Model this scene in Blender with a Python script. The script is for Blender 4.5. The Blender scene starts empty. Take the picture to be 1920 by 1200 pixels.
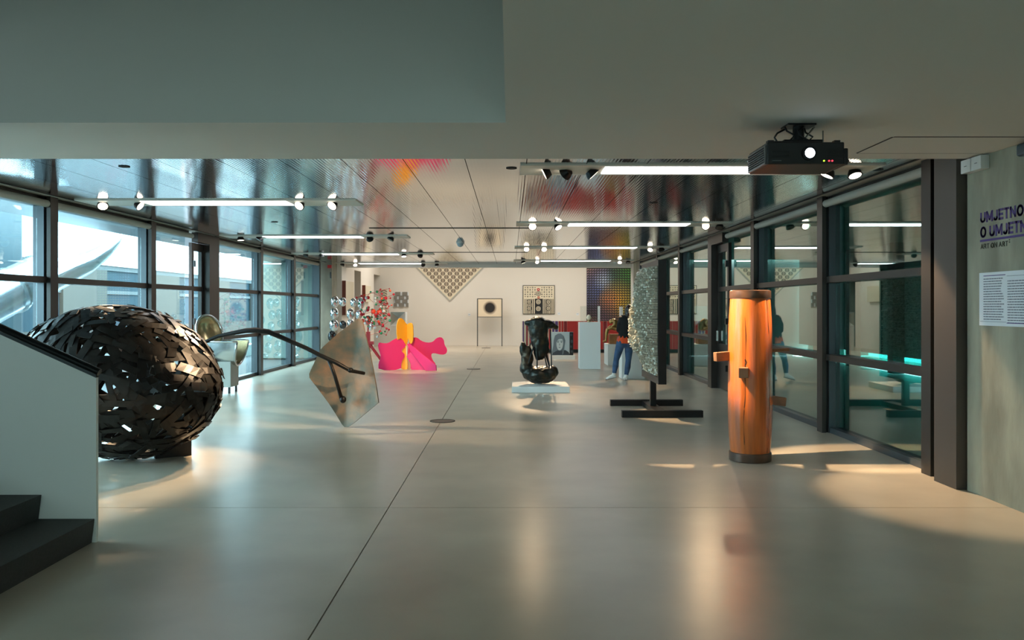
import bpy, bmesh, math, random
from mathutils import Vector, Matrix

random.seed(7)
sc = bpy.context.scene
C = sc.collection
F, CX, CY, H = 1550.0, 957.0, 576.0, 1.62      # focal length and vanishing point for a 1920x1200 frame, eye height

# ------------------------------------------------------------------ camera, sky, exposure
cam = bpy.data.cameras.new('camera'); cam.sensor_width = 36.0; cam.lens = 36.0 * F / 1920.0
cam.shift_x = 3 / 1920.0; cam.shift_y = -24 / 1920.0; cam.clip_end = 300
camo = bpy.data.objects.new('camera', cam); C.objects.link(camo)
camo.location = (0, 0, H); camo.rotation_euler = (math.pi / 2, 0, 0)
sc.camera = camo
w = bpy.data.worlds.new('sky'); sc.world = w; w.use_nodes = True
wb = w.node_tree.nodes['Background']
wb.inputs[0].default_value = (0.72, 0.91, 1.0, 1); wb.inputs[1].default_value = 13.5
sc.view_settings.view_transform = 'Standard'; sc.view_settings.look = 'None'
sc.view_settings.gamma = 1; sc.view_settings.use_curve_mapping = False
sc.view_settings.exposure = 0.3


def area(name, loc, size, energy, color, rot=(0, 0, 0)):
    l = bpy.data.lights.new(name, 'AREA'); l.shape = 'RECTANGLE'; l.size, l.size_y = size
    l.energy = energy; l.color = color
    o = bpy.data.objects.new(name, l); C.objects.link(o); o.location = loc; o.rotation_euler = rot
    return o


def spot(name, loc, aim, energy, cone=35, color=(1, .70, .42), radius=.035, blend=.45):
    l = bpy.data.lights.new(name, 'SPOT'); l.energy = energy; l.color = color
    l.spot_size = math.radians(cone); l.spot_blend = blend; l.shadow_soft_size = radius
    o = bpy.data.objects.new(name, l); C.objects.link(o); o.location = loc
    d = Vector(aim) - Vector(loc); o.rotation_euler = d.to_track_quat('-Z', 'Y').to_euler()
    return o


# lamps of the tall room at the far end, hung above the beam
area('far_room_lamp', (-2.9, 31.4, 4.7), (3.6, 2.2), 128, (1, .95, .88))
area('far_room_lamp', (2.2, 31.4, 4.7), (3.6, 2.2), 128, (1, .95, .88))


# ------------------------------------------------------------------ helpers
def P(x, y, D):
    """point at photo pixel x, y standing D metres into the room"""
    return Vector(((x - CX) * D / F, D, H - (y - CY) * D / F))


def FD(y):
    return F * H / (y - CY)


def lin(r, g, b):
    f = lambda v: (v / 255.0 / 12.92) if v / 255.0 <= .04045 else ((v / 255.0 + .055) / 1.055) ** 2.4
    return (f(r), f(g), f(b), 1)


MATS = {}


def M(name, col, rough=.5, metal=0.0, var=0.0, vscale=6.0, bump=0.0, bscale=40.0, emis=0.0, ecol=None, coat=0.0, spec=.5, stretch=(1, 1, 1), col2=None, ramp=(.35, .65), detail=5):
    m = bpy.data.materials.new(name); m.use_nodes = True
    nt = m.node_tree; b = nt.nodes['Principled BSDF']
    b.inputs['Base Color'].default_value = col; b.inputs['Roughness'].default_value = rough
    b.inputs['Metallic'].default_value = metal; b.inputs['Specular IOR Level'].default_value = spec
    b.inputs['Coat Weight'].default_value = coat
    b.inputs['Coat Roughness'].default_value = .1
    if emis:
        b.inputs['Emission Color'].default_value = ecol or col; b.inputs['Emission Strength'].default_value = emis
    if var or bump or col2:
        tc = nt.nodes.new('ShaderNodeTexCoord'); mp = nt.nodes.new('ShaderNodeMapping')
        mp.inputs['Scale'].default_value = stretch
        nt.links.new(tc.outputs['Object'], mp.inputs['Vector'])
    if var or col2:
        n = nt.nodes.new('ShaderNodeTexNoise'); n.inputs['Scale'].default_value = vscale; n.inputs['Detail'].default_value = detail
        nt.links.new(mp.outputs[0], n.inputs['Vector'])
        r = nt.nodes.new('ShaderNodeValToRGB'); r.color_ramp.elements[0].position = ramp[0]; r.color_ramp.elements[1].position = ramp[1]
        if col2:
            r.color_ramp.elements[0].color = col; r.color_ramp.elements[1].color = col2
        else:
            r.color_ramp.elements[0].color = tuple(c * (1 - var) for c in col[:3]) + (1,)
            r.color_ramp.elements[1].color = tuple(min(1, c * (1 + var)) for c in col[:3]) + (1,)
        nt.links.new(n.outputs['Fac'], r.inputs[0]); nt.links.new(r.outputs[0], b.inputs['Base Color'])
    if bump:
        n2 = nt.nodes.new('ShaderNodeTexNoise'); n2.inputs['Scale'].default_value = bscale; n2.inputs['Detail'].default_value = 4
        nt.links.new(mp.outputs[0], n2.inputs['Vector'])
        bp = nt.nodes.new('ShaderNodeBump'); bp.inputs['Strength'].default_value = bump; bp.inputs['Distance'].default_value = .02
        nt.links.new(n2.outputs['Fac'], bp.inputs['Height']); nt.links.new(bp.outputs[0], b.inputs['Normal'])
    MATS[name] = m
    return m


def glass_mat(name, tint, base=.10, rough=0.0, power=4.0):
    """thin pane: tinted see-through, mirror share growing towards grazing angles"""
    m = bpy.data.materials.new(name); m.use_nodes = True; nt = m.node_tree; nt.nodes.clear()
    out = nt.nodes.new('ShaderNodeOutputMaterial'); mix = nt.nodes.new('ShaderNodeMixShader')
    tr = nt.nodes.new('ShaderNodeBsdfTransparent'); tr.inputs[0].default_value = tint
    gl = nt.nodes.new('ShaderNodeBsdfGlossy'); gl.inputs['Roughness'].default_value = rough
    gl.inputs[0].default_value = (.92, .97, .95, 1)
    lw = nt.nodes.new('ShaderNodeLayerWeight'); lw.inputs[0].default_value = .5
    pw = nt.nodes.new('ShaderNodeMath'); pw.operation = 'POWER'; pw.inputs[1].default_value = power
    ma = nt.nodes.new('ShaderNodeMath'); ma.operation = 'MULTIPLY_ADD'; ma.inputs[1].default_value = 1 - base; ma.inputs[2].default_value = base
    nt.links.new(lw.outputs['Facing'], pw.inputs[0]); nt.links.new(pw.outputs[0], ma.inputs[0])
    nt.links.new(ma.outputs[0], mix.inputs[0]); nt.links.new(tr.outputs[0], mix.inputs[1]); nt.links.new(gl.outputs[0], mix.inputs[2])
    nt.links.new(mix.outputs[0], out.inputs[0])
    MATS[name] = m
    return m


ORG = {}


def tag(o, label=None, cat=None, group=None, kind=None):
    if label: o['label'] = label
    if cat: o['category'] = cat
    if group: o['group'] = group
    if kind: o['kind'] = kind
    return o


def thing(name, loc, label, cat, group=None, kind=None):
    o = bpy.data.objects.new(name, None); C.objects.link(o); o.location = loc; o.empty_display_size = .1
    ORG[o] = Vector(loc)
    return tag(o, label, cat, group, kind)


class MB:
    """collects shapes given in room coordinates; build() links them as one mesh object"""
    def __init__(s):
        s.v = []; s.f = []

    def add(s, vs, fs):
        k = len(s.v); s.v += [Vector(p) for p in vs]; s.f += [tuple(i + k for i in q) for q in fs]; return s

    def box(s, x0, x1, y0, y1, z0, z1):
        x0, x1 = sorted((x0, x1)); y0, y1 = sorted((y0, y1)); z0, z1 = sorted((z0, z1))
        return s.add([(x0, y0, z0), (x1, y0, z0), (x1, y1, z0), (x0, y1, z0), (x0, y0, z1), (x1, y0, z1), (x1, y1, z1), (x0, y1, z1)],
                     [(0, 3, 2, 1), (4, 5, 6, 7), (0, 1, 5, 4), (1, 2, 6, 5), (2, 3, 7, 6), (3, 0, 4, 7)])

    def obox(s, c, ax, ay, az):
        """box with half axes as vectors"""
        c = Vector(c); ax = Vector(ax); ay = Vector(ay); az = Vector(az)
        vs = [c - ax - ay - az, c + ax - ay - az, c + ax + ay - az, c - ax + ay - az, c - ax - ay + az, c + ax - ay + az, c + ax + ay + az, c - ax + ay + az]
        return s.add(vs, [(0, 3, 2, 1), (4, 5, 6, 7), (0, 1, 5, 4), (1, 2, 6, 5), (2, 3, 7, 6), (3, 0, 4, 7)])

    def loft(s, pts, rads, n=12, ref=(1, 0, 0), cap=True, a0=0):
        """tube through pts; rads are r or (r_ref, r_other)"""
        pts = [Vector(p) for p in pts]; ref = Vector(ref); k = len(s.v); m = len(pts)
        for i, p in enumerate(pts):
            t = (pts[min(i + 1, m - 1)] - pts[max(i - 1, 0)]).normalized()
            a = ref - t * ref.dot(t)
            if a.length < 1e-3: a = Vector((0, 1, 0)) - t * t.y
            if a.length < 1e-3: a = Vector((0, 0, 1)) - t * t.z
            a.normalize(); b = t.cross(a)
            r = rads[i] if isinstance(rads, (list, tuple)) else rads
            ra, rb = r if isinstance(r, (list, tuple)) else (r, r)
            for j in range(n):
                th = a0 + 2 * math.pi * j / n
                s.v.append(p + a * ra * math.cos(th) + b * rb * math.sin(th))
        for i in range(m - 1):
            for j in range(n):
                q = (j + 1) % n
                s.f.append((k + i * n + j, k + i * n + q, k + (i + 1) * n + q, k + (i + 1) * n + j))
        if cap:
            s.f.append(tuple(k + j for j in reversed(range(n)))); s.f.append(tuple(k + (m - 1) * n + j for j in range(n)))
        return s

    def cyl(s, a, b, r, n=16, r2=None):
        return s.loft([a, b], [r, r2 if r2 is not None else r], n)

    def ell(s, c, r, n=12, m=8, rot=None):
        c = Vector(c); k = len(s.v); r = r if isinstance(r, (tuple, list)) else (r, r, r)
        R = rot or Matrix.Identity(3)
        ring = []
        for i in range(1, m):
            ph = math.pi * i / m
            for j in range(n):
                th = 2 * math.pi * j / n
                s.v.append(c + R @ Vector((r[0] * math.sin(ph) * math.cos(th), r[1] * math.sin(ph) * math.sin(th), r[2] * math.cos(ph))))
        s.v.append(c + R @ Vector((0, 0, r[2]))); s.v.append(c + R @ Vector((0, 0, -r[2])))
        tp, bt = len(s.v) - 2, len(s.v) - 1
        for j in range(n):
            q = (j + 1) % n
            s.f.append((tp, k + j, k + q)); s.f.append((bt, k + (m - 2) * n + q, k + (m - 2) * n + j))
            for i in range(m - 2):
                s.f.append((k + i * n + j, k + (i + 1) * n + j, k + (i + 1) * n + q, k + i * n + q))
        return s

    def prism(s, pts, off):
        """outline of room points, pushed along the vector off"""
        pts = [Vector(p) for p in pts]; off = Vector(off); n = len(pts); k = len(s.v)
        s.v += pts + [p + off for p in pts]
        s.f.append(tuple(k + i for i in range(n))); s.f.append(tuple(k + n + i for i in reversed(range(n))))
        for i in range(n):
            j = (i + 1) % n
            s.f.append((k + j, k + i, k + n + i, k + n + j))
        return s

    def disc(s, c, u, v, ru, rv, off, n=20):
        c = Vector(c); u = Vector(u); v = Vector(v)
        return s.prism([c + u * ru * math.cos(2 * math.pi * i / n) + v * rv * math.sin(2 * math.pi * i / n) for i in range(n)], off)

    def build(s, name, mat, parent=None, smooth=False, bevel=0, label=None, kind=None, loc=None, normals=True):
        o0 = ORG[parent] if parent is not None else (Vector(loc) if loc is not None else Vector((0, 0, 0)))
        me = bpy.data.meshes.new(name); me.from_pydata([tuple(v - o0) for v in s.v], [], s.f)
        if normals:
            bm = bmesh.new(); bm.from_mesh(me); bmesh.ops.recalc_face_normals(bm, faces=bm.faces); bm.to_mesh(me); bm.free()
        me.materials.append(MATS[mat] if isinstance(mat, str) else mat)
        if smooth:
            for p in me.polygons: p.use_smooth = True
        o = bpy.data.objects.new(name, me); C.objects.link(o)
        if parent is not None:
            o.parent = parent
        elif loc is not None:
            o.location = loc
        ORG[o] = o0
        if bevel:
            b = o.modifiers.new('bevel', 'BEVEL'); b.width = bevel; b.segments = 2; b.limit_method = 'ANGLE'
        if smooth == 'auto':
            me.set_sharp_from_angle(angle=math.radians(35))
        return tag(o, label, None, None, kind)


def struct(name, mb, mat, label=None, cat=None, **k):
    o = mb.build(name, mat, None, **k); return tag(o, label, cat, None, 'structure')


def remesh(o, voxel, smooth=4, noise=0.0, nscale=.15):
    r = o.modifiers.new('remesh', 'REMESH'); r.mode = 'VOXEL'; r.voxel_size = voxel; r.use_smooth_shade = True
    if smooth:
        sm = o.modifiers.new('smooth', 'SMOOTH'); sm.iterations = smooth; sm.factor = .5
    if noise:
        t = bpy.data.textures.new(o.name + '_relief', 'CLOUDS'); t.noise_scale = nscale
        d = o.modifiers.new('relief', 'DISPLACE'); d.texture = t; d.strength = noise; d.texture_coords = 'LOCAL'
    return o


def plane_px(pts, D, ax_px=None, t=0.0):
    """photo pixels to points on the vertical plane standing at D and turned by slope t about the upright line at ax_px"""
    out = []
    Xa = ((ax_px if ax_px is not None else CX) - CX) * D / F
    for (x, y) in pts:
        k = (x - CX) / F
        Y = (D - Xa * t) / (1 - k * t)
        out.append(Vector((k * Y, Y, H - (y - CY) * Y / F)))
    return out


# ------------------------------------------------------------------ materials
M('white_paint', lin(214, 214, 206), .6, bump=.03, bscale=120)
M('balustrade_white', lin(238, 240, 234), .6)
M('far_white', lin(226, 220, 210), .65)
M('concrete', lin(150, 148, 130), .7, var=.25, vscale=2.2, bump=.12, bscale=18, stretch=(1, 1.6, .5))
M('floor_concrete', lin(188, 178, 160), .28, var=.08, vscale=1.6, spec=.5)
M('joint_dark', lin(40, 38, 34), .9)
M('soffit', lin(208, 206, 198), .75)
M('frame_blue', lin(74, 80, 84), .38, .5)
M('frame_dark', lin(52, 48, 45), .4, .4)
M('black_steel', lin(24, 24, 25), .4, .3, var=.2, vscale=5)
M('column_brown', lin(80, 72, 66), .5, .2)
M('blind', lin(168, 168, 158), .6)
M('stair_stone', lin(62, 62, 60), .7, var=.12, vscale=60)
M('rail_black', lin(28, 30, 31), .3, .5)
M('plate_steel', lin(36, 33, 30), .36, .5, var=.3, vscale=9)
M('plate_steel_b', lin(30, 27, 25), .34, .5, var=.3, vscale=12)
M('patina', lin(88, 92, 80), .5, .25, vscale=4.0, bump=.2, bscale=18, col2=lin(158, 112, 78), ramp=(.36, .74), detail=12)
M('rod_iron', lin(34, 33, 32), .45, .6)
M('brass', lin(196, 172, 130), .25, .9, bump=.05, bscale=10)
M('silver', lin(196, 198, 196), .22, .95)
M('plinth_grey', lin(172, 172, 164), .6)
M('plinth_white', lin(226, 226, 220), .55)
M('chrome', lin(225, 228, 230), .05, 1.0)
M('chrome_dark', lin(90, 94, 96), .12, 1.0)
M('red_paint', lin(170, 26, 34), .35)
M('bead_red', lin(178, 24, 40), .25)
M('bead_orange', lin(226, 70, 40), .25)
M('bead_green', lin(22, 130, 84), .25)
M('pink', lin(232, 44, 112), .45)
M('pink_edge', lin(246, 150, 140), .45)
M('yellow', lin(246, 170, 36), .45)
M('bronze', lin(44, 46, 42), .38, .7, vscale=6, bump=.5, bscale=9, col2=lin(96, 76, 54), ramp=(.5, .8))
M('gilt', lin(150, 116, 66), .3, .85, vscale=5, col2=lin(196, 160, 104))
M('relief_silver', lin(186, 182, 164), .45, .2, var=.25, vscale=30)
M('wood_log', lin(196, 100, 34), .34, var=.22, vscale=3.0, bump=.12, bscale=8, stretch=(7, 7, .5), coat=.25)
M('wood_band', lin(92, 66, 50), .35, .25, var=.3, vscale=6)
M('wood_peg', lin(124, 88, 58), .5, var=.25, vscale=6)
M('crack', lin(26, 14, 8), .9)
M('wood_block', lin(164, 108, 62), .5, var=.25, vscale=6)
M('canvas_side', lin(112, 52, 34), .6)
M('canvas', lin(214, 204, 180), .7)
M('print_black', lin(20, 20, 22), .5)
M('print_cream', lin(226, 214, 188), .6)
M('print_red', lin(190, 30, 40), .5)
M('print_rose', lin(196, 128, 104), .5)
M('print_grey', lin(128, 124, 116), .6)
M('stripe_red', lin(196, 44, 38), .5)
M('stripe_dark', lin(140, 26, 30), .5)
M('stripe_blue', lin(96, 66, 128), .5)
M('photo_pale', lin(176, 192, 196), .4)
M('photo_mid', lin(110, 124, 132), .4)
M('photo_dark', lin(58, 68, 76), .4)
M('photo_skin', lin(196, 206, 206), .4)
M('violet', lin(74, 52, 122), .6)
M('letter_grey', lin(66, 70, 58), .6)
M('panel_white', lin(222, 228, 232), .5)
M('print_line', lin(110, 116, 128), .6)
M('plastic_white', lin(206, 208, 204), .45)
M('projector_black', lin(28, 29, 30), .42)
M('projector_side', lin(96, 98, 96), .4, .2)
M('lens_light', (1, 1, 1, 1), .3, emis=14, ecol=(.78, .88, 1, 1))
M('led_green', lin(180, 230, 60), .3, emis=1.6)
M('led_red', lin(250, 60, 80), .3, emis=1.6)
M('tube_light', (1, 1, 1, 1), .4, emis=5.5, ecol=(.95, .96, 1, 1))
M('lamp_face', (1, .9, .75, 1), .3, emis=5, ecol=(1, .84, .66, 1))
M('lamp_off', lin(90, 90, 86), .25, .8)
M('tray', lin(206, 204, 192), .5, .1)
M('slot', lin(30, 32, 32), .7)
M('skin', lin(206, 160, 132), .5)
M('hair', lin(44, 28, 22), .4)
M('knit_black', lin(20, 19, 20), .85, bump=.1, bscale=120)
M('orange_cloth', lin(232, 84, 34), .8, bump=.15, bscale=60)
M('denim', lin(58, 84, 118), .8, var=.35, vscale=5)
M('shoe_white', lin(232, 232, 226), .6)
M('shoe_sole', lin(150, 150, 146), .7)
M('clad_white', lin(232, 236, 238), .55)
M('teal_glazing', lin(24, 48, 58), .6, .0, spec=.15, var=.1, vscale=1)
M('ext_band', lin(58, 66, 68), .6)
M('ext_beige', lin(54, 52, 46), .7)
M('ext_ground', lin(62, 70, 74), .7, var=.1, vscale=1)
M('slide_steel', lin(210, 220, 226), .22, .9)
M('ext_tower', lin(52, 74, 84), .3, .2)
M('turquoise', lin(70, 190, 175), .5)
M('court_wall', lin(132, 150, 142), .7, var=.12, vscale=1.0)
M('court_floor', lin(92, 170, 158), .35)
M('court_post', lin(70, 90, 88), .5)
M('sign_red', lin(200, 30, 34), .5)
M('drain_metal', lin(96, 94, 90), .35, .8)
M('clear_grey', lin(170, 190, 198), .3)
M('bulb_off', lin(60, 70, 74), .1)
glass_mat('glass_left', (.78, .90, .92, 1), .05, power=4.6)
glass_mat('glass_right', (.62, .82, .80, 1), .13, power=3.2)
glass_mat('glass_upper', (.045, .056, .06, 1), .06)
glass_mat('glass_back', (.35, .375, .36, 1), .06)
glass_mat('glass_turquoise', (.16, .5, .46, 1), .05)
glass_mat('acrylic', (.93, .96, .95, 1), .05)

# mirror-bright metal ceiling with fine ribs running into the room
m = M('ceiling_metal', lin(192, 195, 198), .07, .95)
nt = m.node_tree; b = nt.nodes['Principled BSDF']
tc = nt.nodes.new('ShaderNodeTexCoord'); wv = nt.nodes.new('ShaderNodeTexWave'); wv.bands_direction = 'X'
wv.inputs['Scale'].default_value = 9.0; wv.inputs['Distortion'].default_value = .15
nz = nt.nodes.new('ShaderNodeTexNoise'); nz.inputs['Scale'].default_value = 1.1; nz.inputs['Detail'].default_value = 2
mp = nt.nodes.new('ShaderNodeMapping'); mp.inputs['Scale'].default_value = (1.6, .5, 1)
ad = nt.nodes.new('ShaderNodeMath'); ad.operation = 'MULTIPLY_ADD'; ad.inputs[1].default_value = 6.0
bp = nt.nodes.new('ShaderNodeBump'); bp.inputs['Strength'].default_value = .06; bp.inputs['Distance'].default_value = .008
nt.links.new(tc.outputs['Object'], wv.inputs['Vector']); nt.links.new(tc.outputs['Object'], mp.inputs['Vector'])
nt.links.new(mp.outputs[0], nz.inputs['Vector'])
nt.links.new(nz.outputs['Fac'], ad.inputs[0]); nt.links.new(wv.outputs['Fac'], ad.inputs[2])
nt.links.new(ad.outputs[0], bp.inputs['Height']); nt.links.new(bp.outputs[0], b.inputs['Normal'])

# disc print of the round-dot canvas: dark rims, pale upright middle
m = M('dot_print', lin(120, 108, 92), .6)
nt = m.node_tree; b = nt.nodes['Principled BSDF']
tc = nt.nodes.new('ShaderNodeTexCoord'); sx = nt.nodes.new('ShaderNodeSeparateXYZ'); ab = nt.nodes.new('ShaderNodeMath'); ab.operation = 'ABSOLUTE'
rp = nt.nodes.new('ShaderNodeValToRGB'); rp.color_ramp.elements[0].color = lin(176, 160, 138); rp.color_ramp.elements[1].color = lin(52, 42, 34)
rp.color_ramp.elements[1].position = .095
nt.links.new(tc.outputs['Object'], sx.inputs[0]); nt.links.new(sx.outputs['X'], ab.inputs[0]); nt.links.new(ab.outputs[0], rp.inputs[0])
nt.links.new(rp.outputs[0], b.inputs['Base Color'])

# soft-edged black sun print
m = M('sun_print', lin(226, 206, 176), .6)
nt = m.node_tree; b = nt.nodes['Principled BSDF']
tc = nt.nodes.new('ShaderNodeTexCoord'); ln = nt.nodes.new('ShaderNodeVectorMath'); ln.operation = 'LENGTH'
rp = nt.nodes.new('ShaderNodeValToRGB'); e = rp.color_ramp.elements; e[0].color = lin(30, 27, 26); e[0].position = .185
e[1].color = lin(228, 210, 182); e[1].position = .30
x = e.new(.20); x.color = lin(96, 80, 68)
nt.links.new(tc.outputs['Object'], ln.inputs[0]); nt.links.new(ln.outputs['Value'], rp.inputs[0]); nt.links.new(rp.outputs[0], b.inputs['Base Color'])

# painted colour of the big optical canvas, kept per tile
m = M('tile_print', (1, 1, 1, 1), .5)
nt = m.node_tree; at = nt.nodes.new('ShaderNodeAttribute'); at.attribute_name = 'paint'
nt.links.new(at.outputs['Color'], nt.nodes['Principled BSDF'].inputs['Base Color'])

# ------------------------------------------------------------------ room shell
XL, XR = -5.93, 4.02           # inner faces of the window walls
ZC, ZS = 3.05, 2.917           # metal ceiling, near white ceiling
DS, DB, DF = 7.23, 27.6, 34.95  # near ceiling edge, far beam, far wall
JX, JD = -.985, 6.68           # floor joints

fl = struct('floor', MB().box(-6.6, 9.6, -3.2, 35.4, -.25, -.03), 'joint_dark', 'grey polished concrete floor cut by thin joints', 'floor')
g = .004
for (x0, x1, y0, y1) in ((-6.6, JX - g, -3.2, JD - g), (JX + g, 4.3, -3.2, JD - g), (-6.3, JX - g, JD + g, 35.2), (JX + g, 4.3, JD + g, 27.6), (JX + g, 5.6, 27.6, 35.2)):
    MB().box(x0, x1, y0, y1, -.04, 0).build('slab', 'floor_concrete', fl)

# near ceiling with the stair opening
ce = MB().box(-.033, 4.3, -3.2, DS, ZS, ZS + .16).box(-6.6, -.033, -3.2, 2.2, ZS, ZS + .16).box(-6.3, -.033, 5.812, DS, ZS - .0, ZS + .001).box(-6.3, -.033, 6.001, DS, ZS + .001, ZS + .16)  # viewer-side slab is unseen, added to keep back-window light off the stairwell wall
near = struct('ceiling', ce, 'soffit', 'plain white near ceiling with the stair opening', 'ceiling')
st = MB().box(-6.6, -.033, 5.812, 6.0, ZS + .001, 6.5)
struct('wall_stairwell_far', st, 'white_paint', 'pale wall above the stair opening', 'wall')
struct('wall_stairwell_right', MB().box(-.033, .1, -3.2, 5.811, ZS + .16, 6.5), 'white_paint', 'wall along the right side of the stair opening', 'wall')
struct('wall_back', MB().box(-6.8, 4.4, -3.4, -3.2, 2.7, 6.6).box(-6.8, -5.6, -3.4, -3.2, 0, 2.7).box(3.4, 4.4, -3.4, -3.2, 0, 2.7).box(-5.6, 3.4, -3.4, -3.2, 0, .1), 'white_paint', 'white wall behind the viewer', 'wall')
wk = tag(thing('window_40', (-1.1, -3.3, 0), 'unseen wide glazing added behind the viewer as fill light', 'window'), kind='structure')  # unseen window added as daylight fill for surfaces facing the camera
for k in range(3): MB().box(-5.6 + 3 * k + .05, -5.6 + 3 * k + 2.95, -3.31, -3.30, .1, 2.7).build('pane', 'glass_back', wk)
for k in range(4): MB().box(-5.65 + 3 * k, -5.55 + 3 * k, -3.36, -3.24, .1, 2.7).build('mullion', 'frame_blue', wk)
struct('ceiling_stairwell', MB().box(-6.8, .1, -3.4, 6.05, 6.5, 6.7), 'white_paint', 'ceiling high above the stair', 'ceiling')
struct('wall_left_near', MB().box(-6.8, -6.6, -3.2, 4.7, 0, 3.6).box(-6.8, -6.6, -3.2, 5.82, 6.1, 6.5).box(-6.8, -6.6, -3.2, -1.6, 3.6, 6.1), 'white_paint', 'white wall left of the stair', 'wall')
wu = tag(thing('window_1', (-6.7, 2, 3.6), 'unseen high window added to light the stairwell wall', 'window'), kind='structure')  # unseen window added to let sky light onto the stairwell wall
MB().box(-6.72, -6.70, -1.6, 5.8, 3.6, 6.1).build('pane', 'glass_upper', wu)
mbw = MB()
for y in (-1.6, .25, 2.1, 3.95, 5.74): mbw.box(-6.76, -6.64, y, y + .07, 3.6, 6.1)
mbw.build('frame', 'frame_blue', wu)

# metal plank ceiling
cm = struct('ceiling_metal', MB().box(-6.4, 4.3, DS + .01, DB, ZC + .02, ZC + .12), 'joint_dark', 'shiny ribbed metal plank ceiling over the hall', 'ceiling')
x = XL + .09
while x < XR - .1:
    x1 = min(x + .6, XR - .09)
    MB().box(x + .004, x1 - .004, DS + .02, DB - .03, ZC, ZC + .018).build('plank', 'ceiling_metal', cm)
    x = x1
# far beam, upper wall and the tall far room
struct('trim_beam', MB().box(-6.3, 5.6, DB, DB + .25, 2.945, 5.0), 'far_white', 'white beam where the metal ceiling ends', 'beam')
struct('wall_far', MB().box(-5.8, 5.7, DF, DF + .2, 0, 5), 'far_white', 'white far wall hung with optical art', 'wall')
struct('ceiling_far', MB().box(-5.8, 5.7, DB, DF + .2, 5, 5.2), 'far_white', 'white ceiling of the tall far room', 'ceiling')
wl = MB().box(-5.8, -5.5, 26.95, 29.15, 0, 5).box(-5.8, -5.5, 30.4, 33.3, 0, 5).box(-5.8, -5.5, 29.15, 30.4, 2.93, 5).box(-5.8, -5.5, 33.3, DF, 2.95, 5)
struct('wall_left_far', wl, 'far_white', 'white far-left wall with two tall openings', 'wall')
struct('wall_left_lobby', MB().box(-8.2, -8.0, 26.5, 36, 0, 3.4).box(-8.2, -5.8, 26.3, 26.5, 0, 3.4).box(-8.2, -5.5, DF + .2, DF + .4, 0, 3.4).box(-8.2, -5.8, 26.5, 35.2, 3.2, 3.4).box(-8.2, -5.8, 26.5, 35.2, -.1, 0), 'court_wall', 'grey lobby behind the far openings', 'wall')
struct('wall_left_pier', MB().box(-6.3, -5.66, 26.2, 26.95, 0, ZC + .05), 'concrete', 'raw concrete pier at the far end of the left windows', 'pier')
struct('wall_right_far', MB().box(5.4, 5.6, DB + .25, DF, 0, 5).box(4.02, 5.6, 27.0, DB, 0, 5), 'far_white', 'white far-right wall', 'wall')
# right concrete wall and the dark column
struct('wall_right', MB().box(4.04, 4.3, -3.2, 7.31, 0, ZS + .2), 'concrete', 'raw concrete wall with violet lettering at the right', 'wall')
struct('trim_column', MB().box(3.955, 4.2, 7.335, 7.72, 0, ZS + .1), 'column_brown', 'dark brown steel column beside the concrete wall', 'column', bevel=.004)

# ------------------------------------------------------------------ window walls
wn = [1]


def bay(side, d0, d1, label, last=False):
    """one window bay: near mullion, two transoms, rails, three panes, roller blind"""
    wn[0] += 1
    s = -1 if side == 'l' else 1
    X0 = XL if side == 'l' else XR
    fr = 'frame_dark'
    w_ = tag(thing('window_%d' % wn[0], (X0, (d0 + d1) / 2, 0), label, 'window'), kind='structure')
    gm = 'glass_left' if side == 'l' else 'glass_right'
    a, b_ = d0 + .09, d1 - .09
    MB().box(X0, X0 + s * .05, d0 - .09, d0 + .09, 0, ZC).build('mullion_face', 'frame_dark', w_)
    MB().box(X0 + s * .05, X0 + s * .09, d0 - .05, d0 + .05, 0, ZC).build('mullion_groove', 'rail_black', w_)
    MB().box(X0 + s * .09, X0 + s * .23, d0 - .085, d0 + .085, 0, ZC).build('mullion_body', 'frame_blue', w_)
    if last:
        MB().box(X0, X0 + s * .23, d1 - .09, d1 + .09, 0, ZC).build('mullion_body', 'frame_blue', w_)
    for z in (.975, 1.975):
        MB().box(X0 + s * .05, X0 + s * .2, a - .02, b_ + .02, z - .04, z + .04).build('transom', 'frame_dark', w_)
    MB().box(X0 + s * .1, X0 + s * .25, a, b_, 0, .07).build('sill_rail', 'frame_blue', w_)
    MB().box(X0 + s * .1, X0 + s * .25, a, b_, 2.93, ZC).build('head_rail', 'frame_dark', w_)
    for z0, z1 in ((.07, .935), (1.015, 1.935), (2.015, 2.93)):
        MB().box(X0 + s * .175, X0 + s * .185, a, b_, z0, z1).build('pane', gm, w_)
    bl = MB().loft([(X0 + s * .05, d0 + .09, 2.955), (X0 + s * .05, d1 - .09, 2.955)], .048, 12).build('roller_blind', 'blind', w_, smooth='auto')
    return w_


names_l = ['left window bay beside the stair', 'left window bay showing the foot of the steel slide', 'left window bay behind the top of the egg sculpture', 'narrow left window bay before the glass door',
           None, 'left window bay behind the brass tub chair', 'left window bay behind the arched rod', 'last left window bay before the concrete pier']
dl = [4.75, 7.75, 10.75, 13.75, 15.6, 16.75, 19.75, 22.75, 25.75]
for i in range(8):
    if i == 4: continue
    bay('l', dl[i], dl[i + 1], names_l[i], last=(i == 7))
dr = [8.0, 10.75, 13.75, 15.6, 16.75, 19.75, 22.75, 25.75]
names_r = ['right window bay next to the brown column', 'right window bay behind the upright log', 'narrow right window bay by the dark door', None,
           'right window bay beyond the dark door', 'right window bay behind the relief panel', 'last right window bay before the far room']
for i in range(7):
    if i == 3: continue
    bay('r', dr[i], dr[i + 1], names_r[i], last=(i == 6))
struct('wall_right_end', MB().box(XR, XR + .3, 25.85, 27.0, 0, ZC + .05), 'concrete', 'concrete pier at the far end of the right windows', 'pier')
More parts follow.
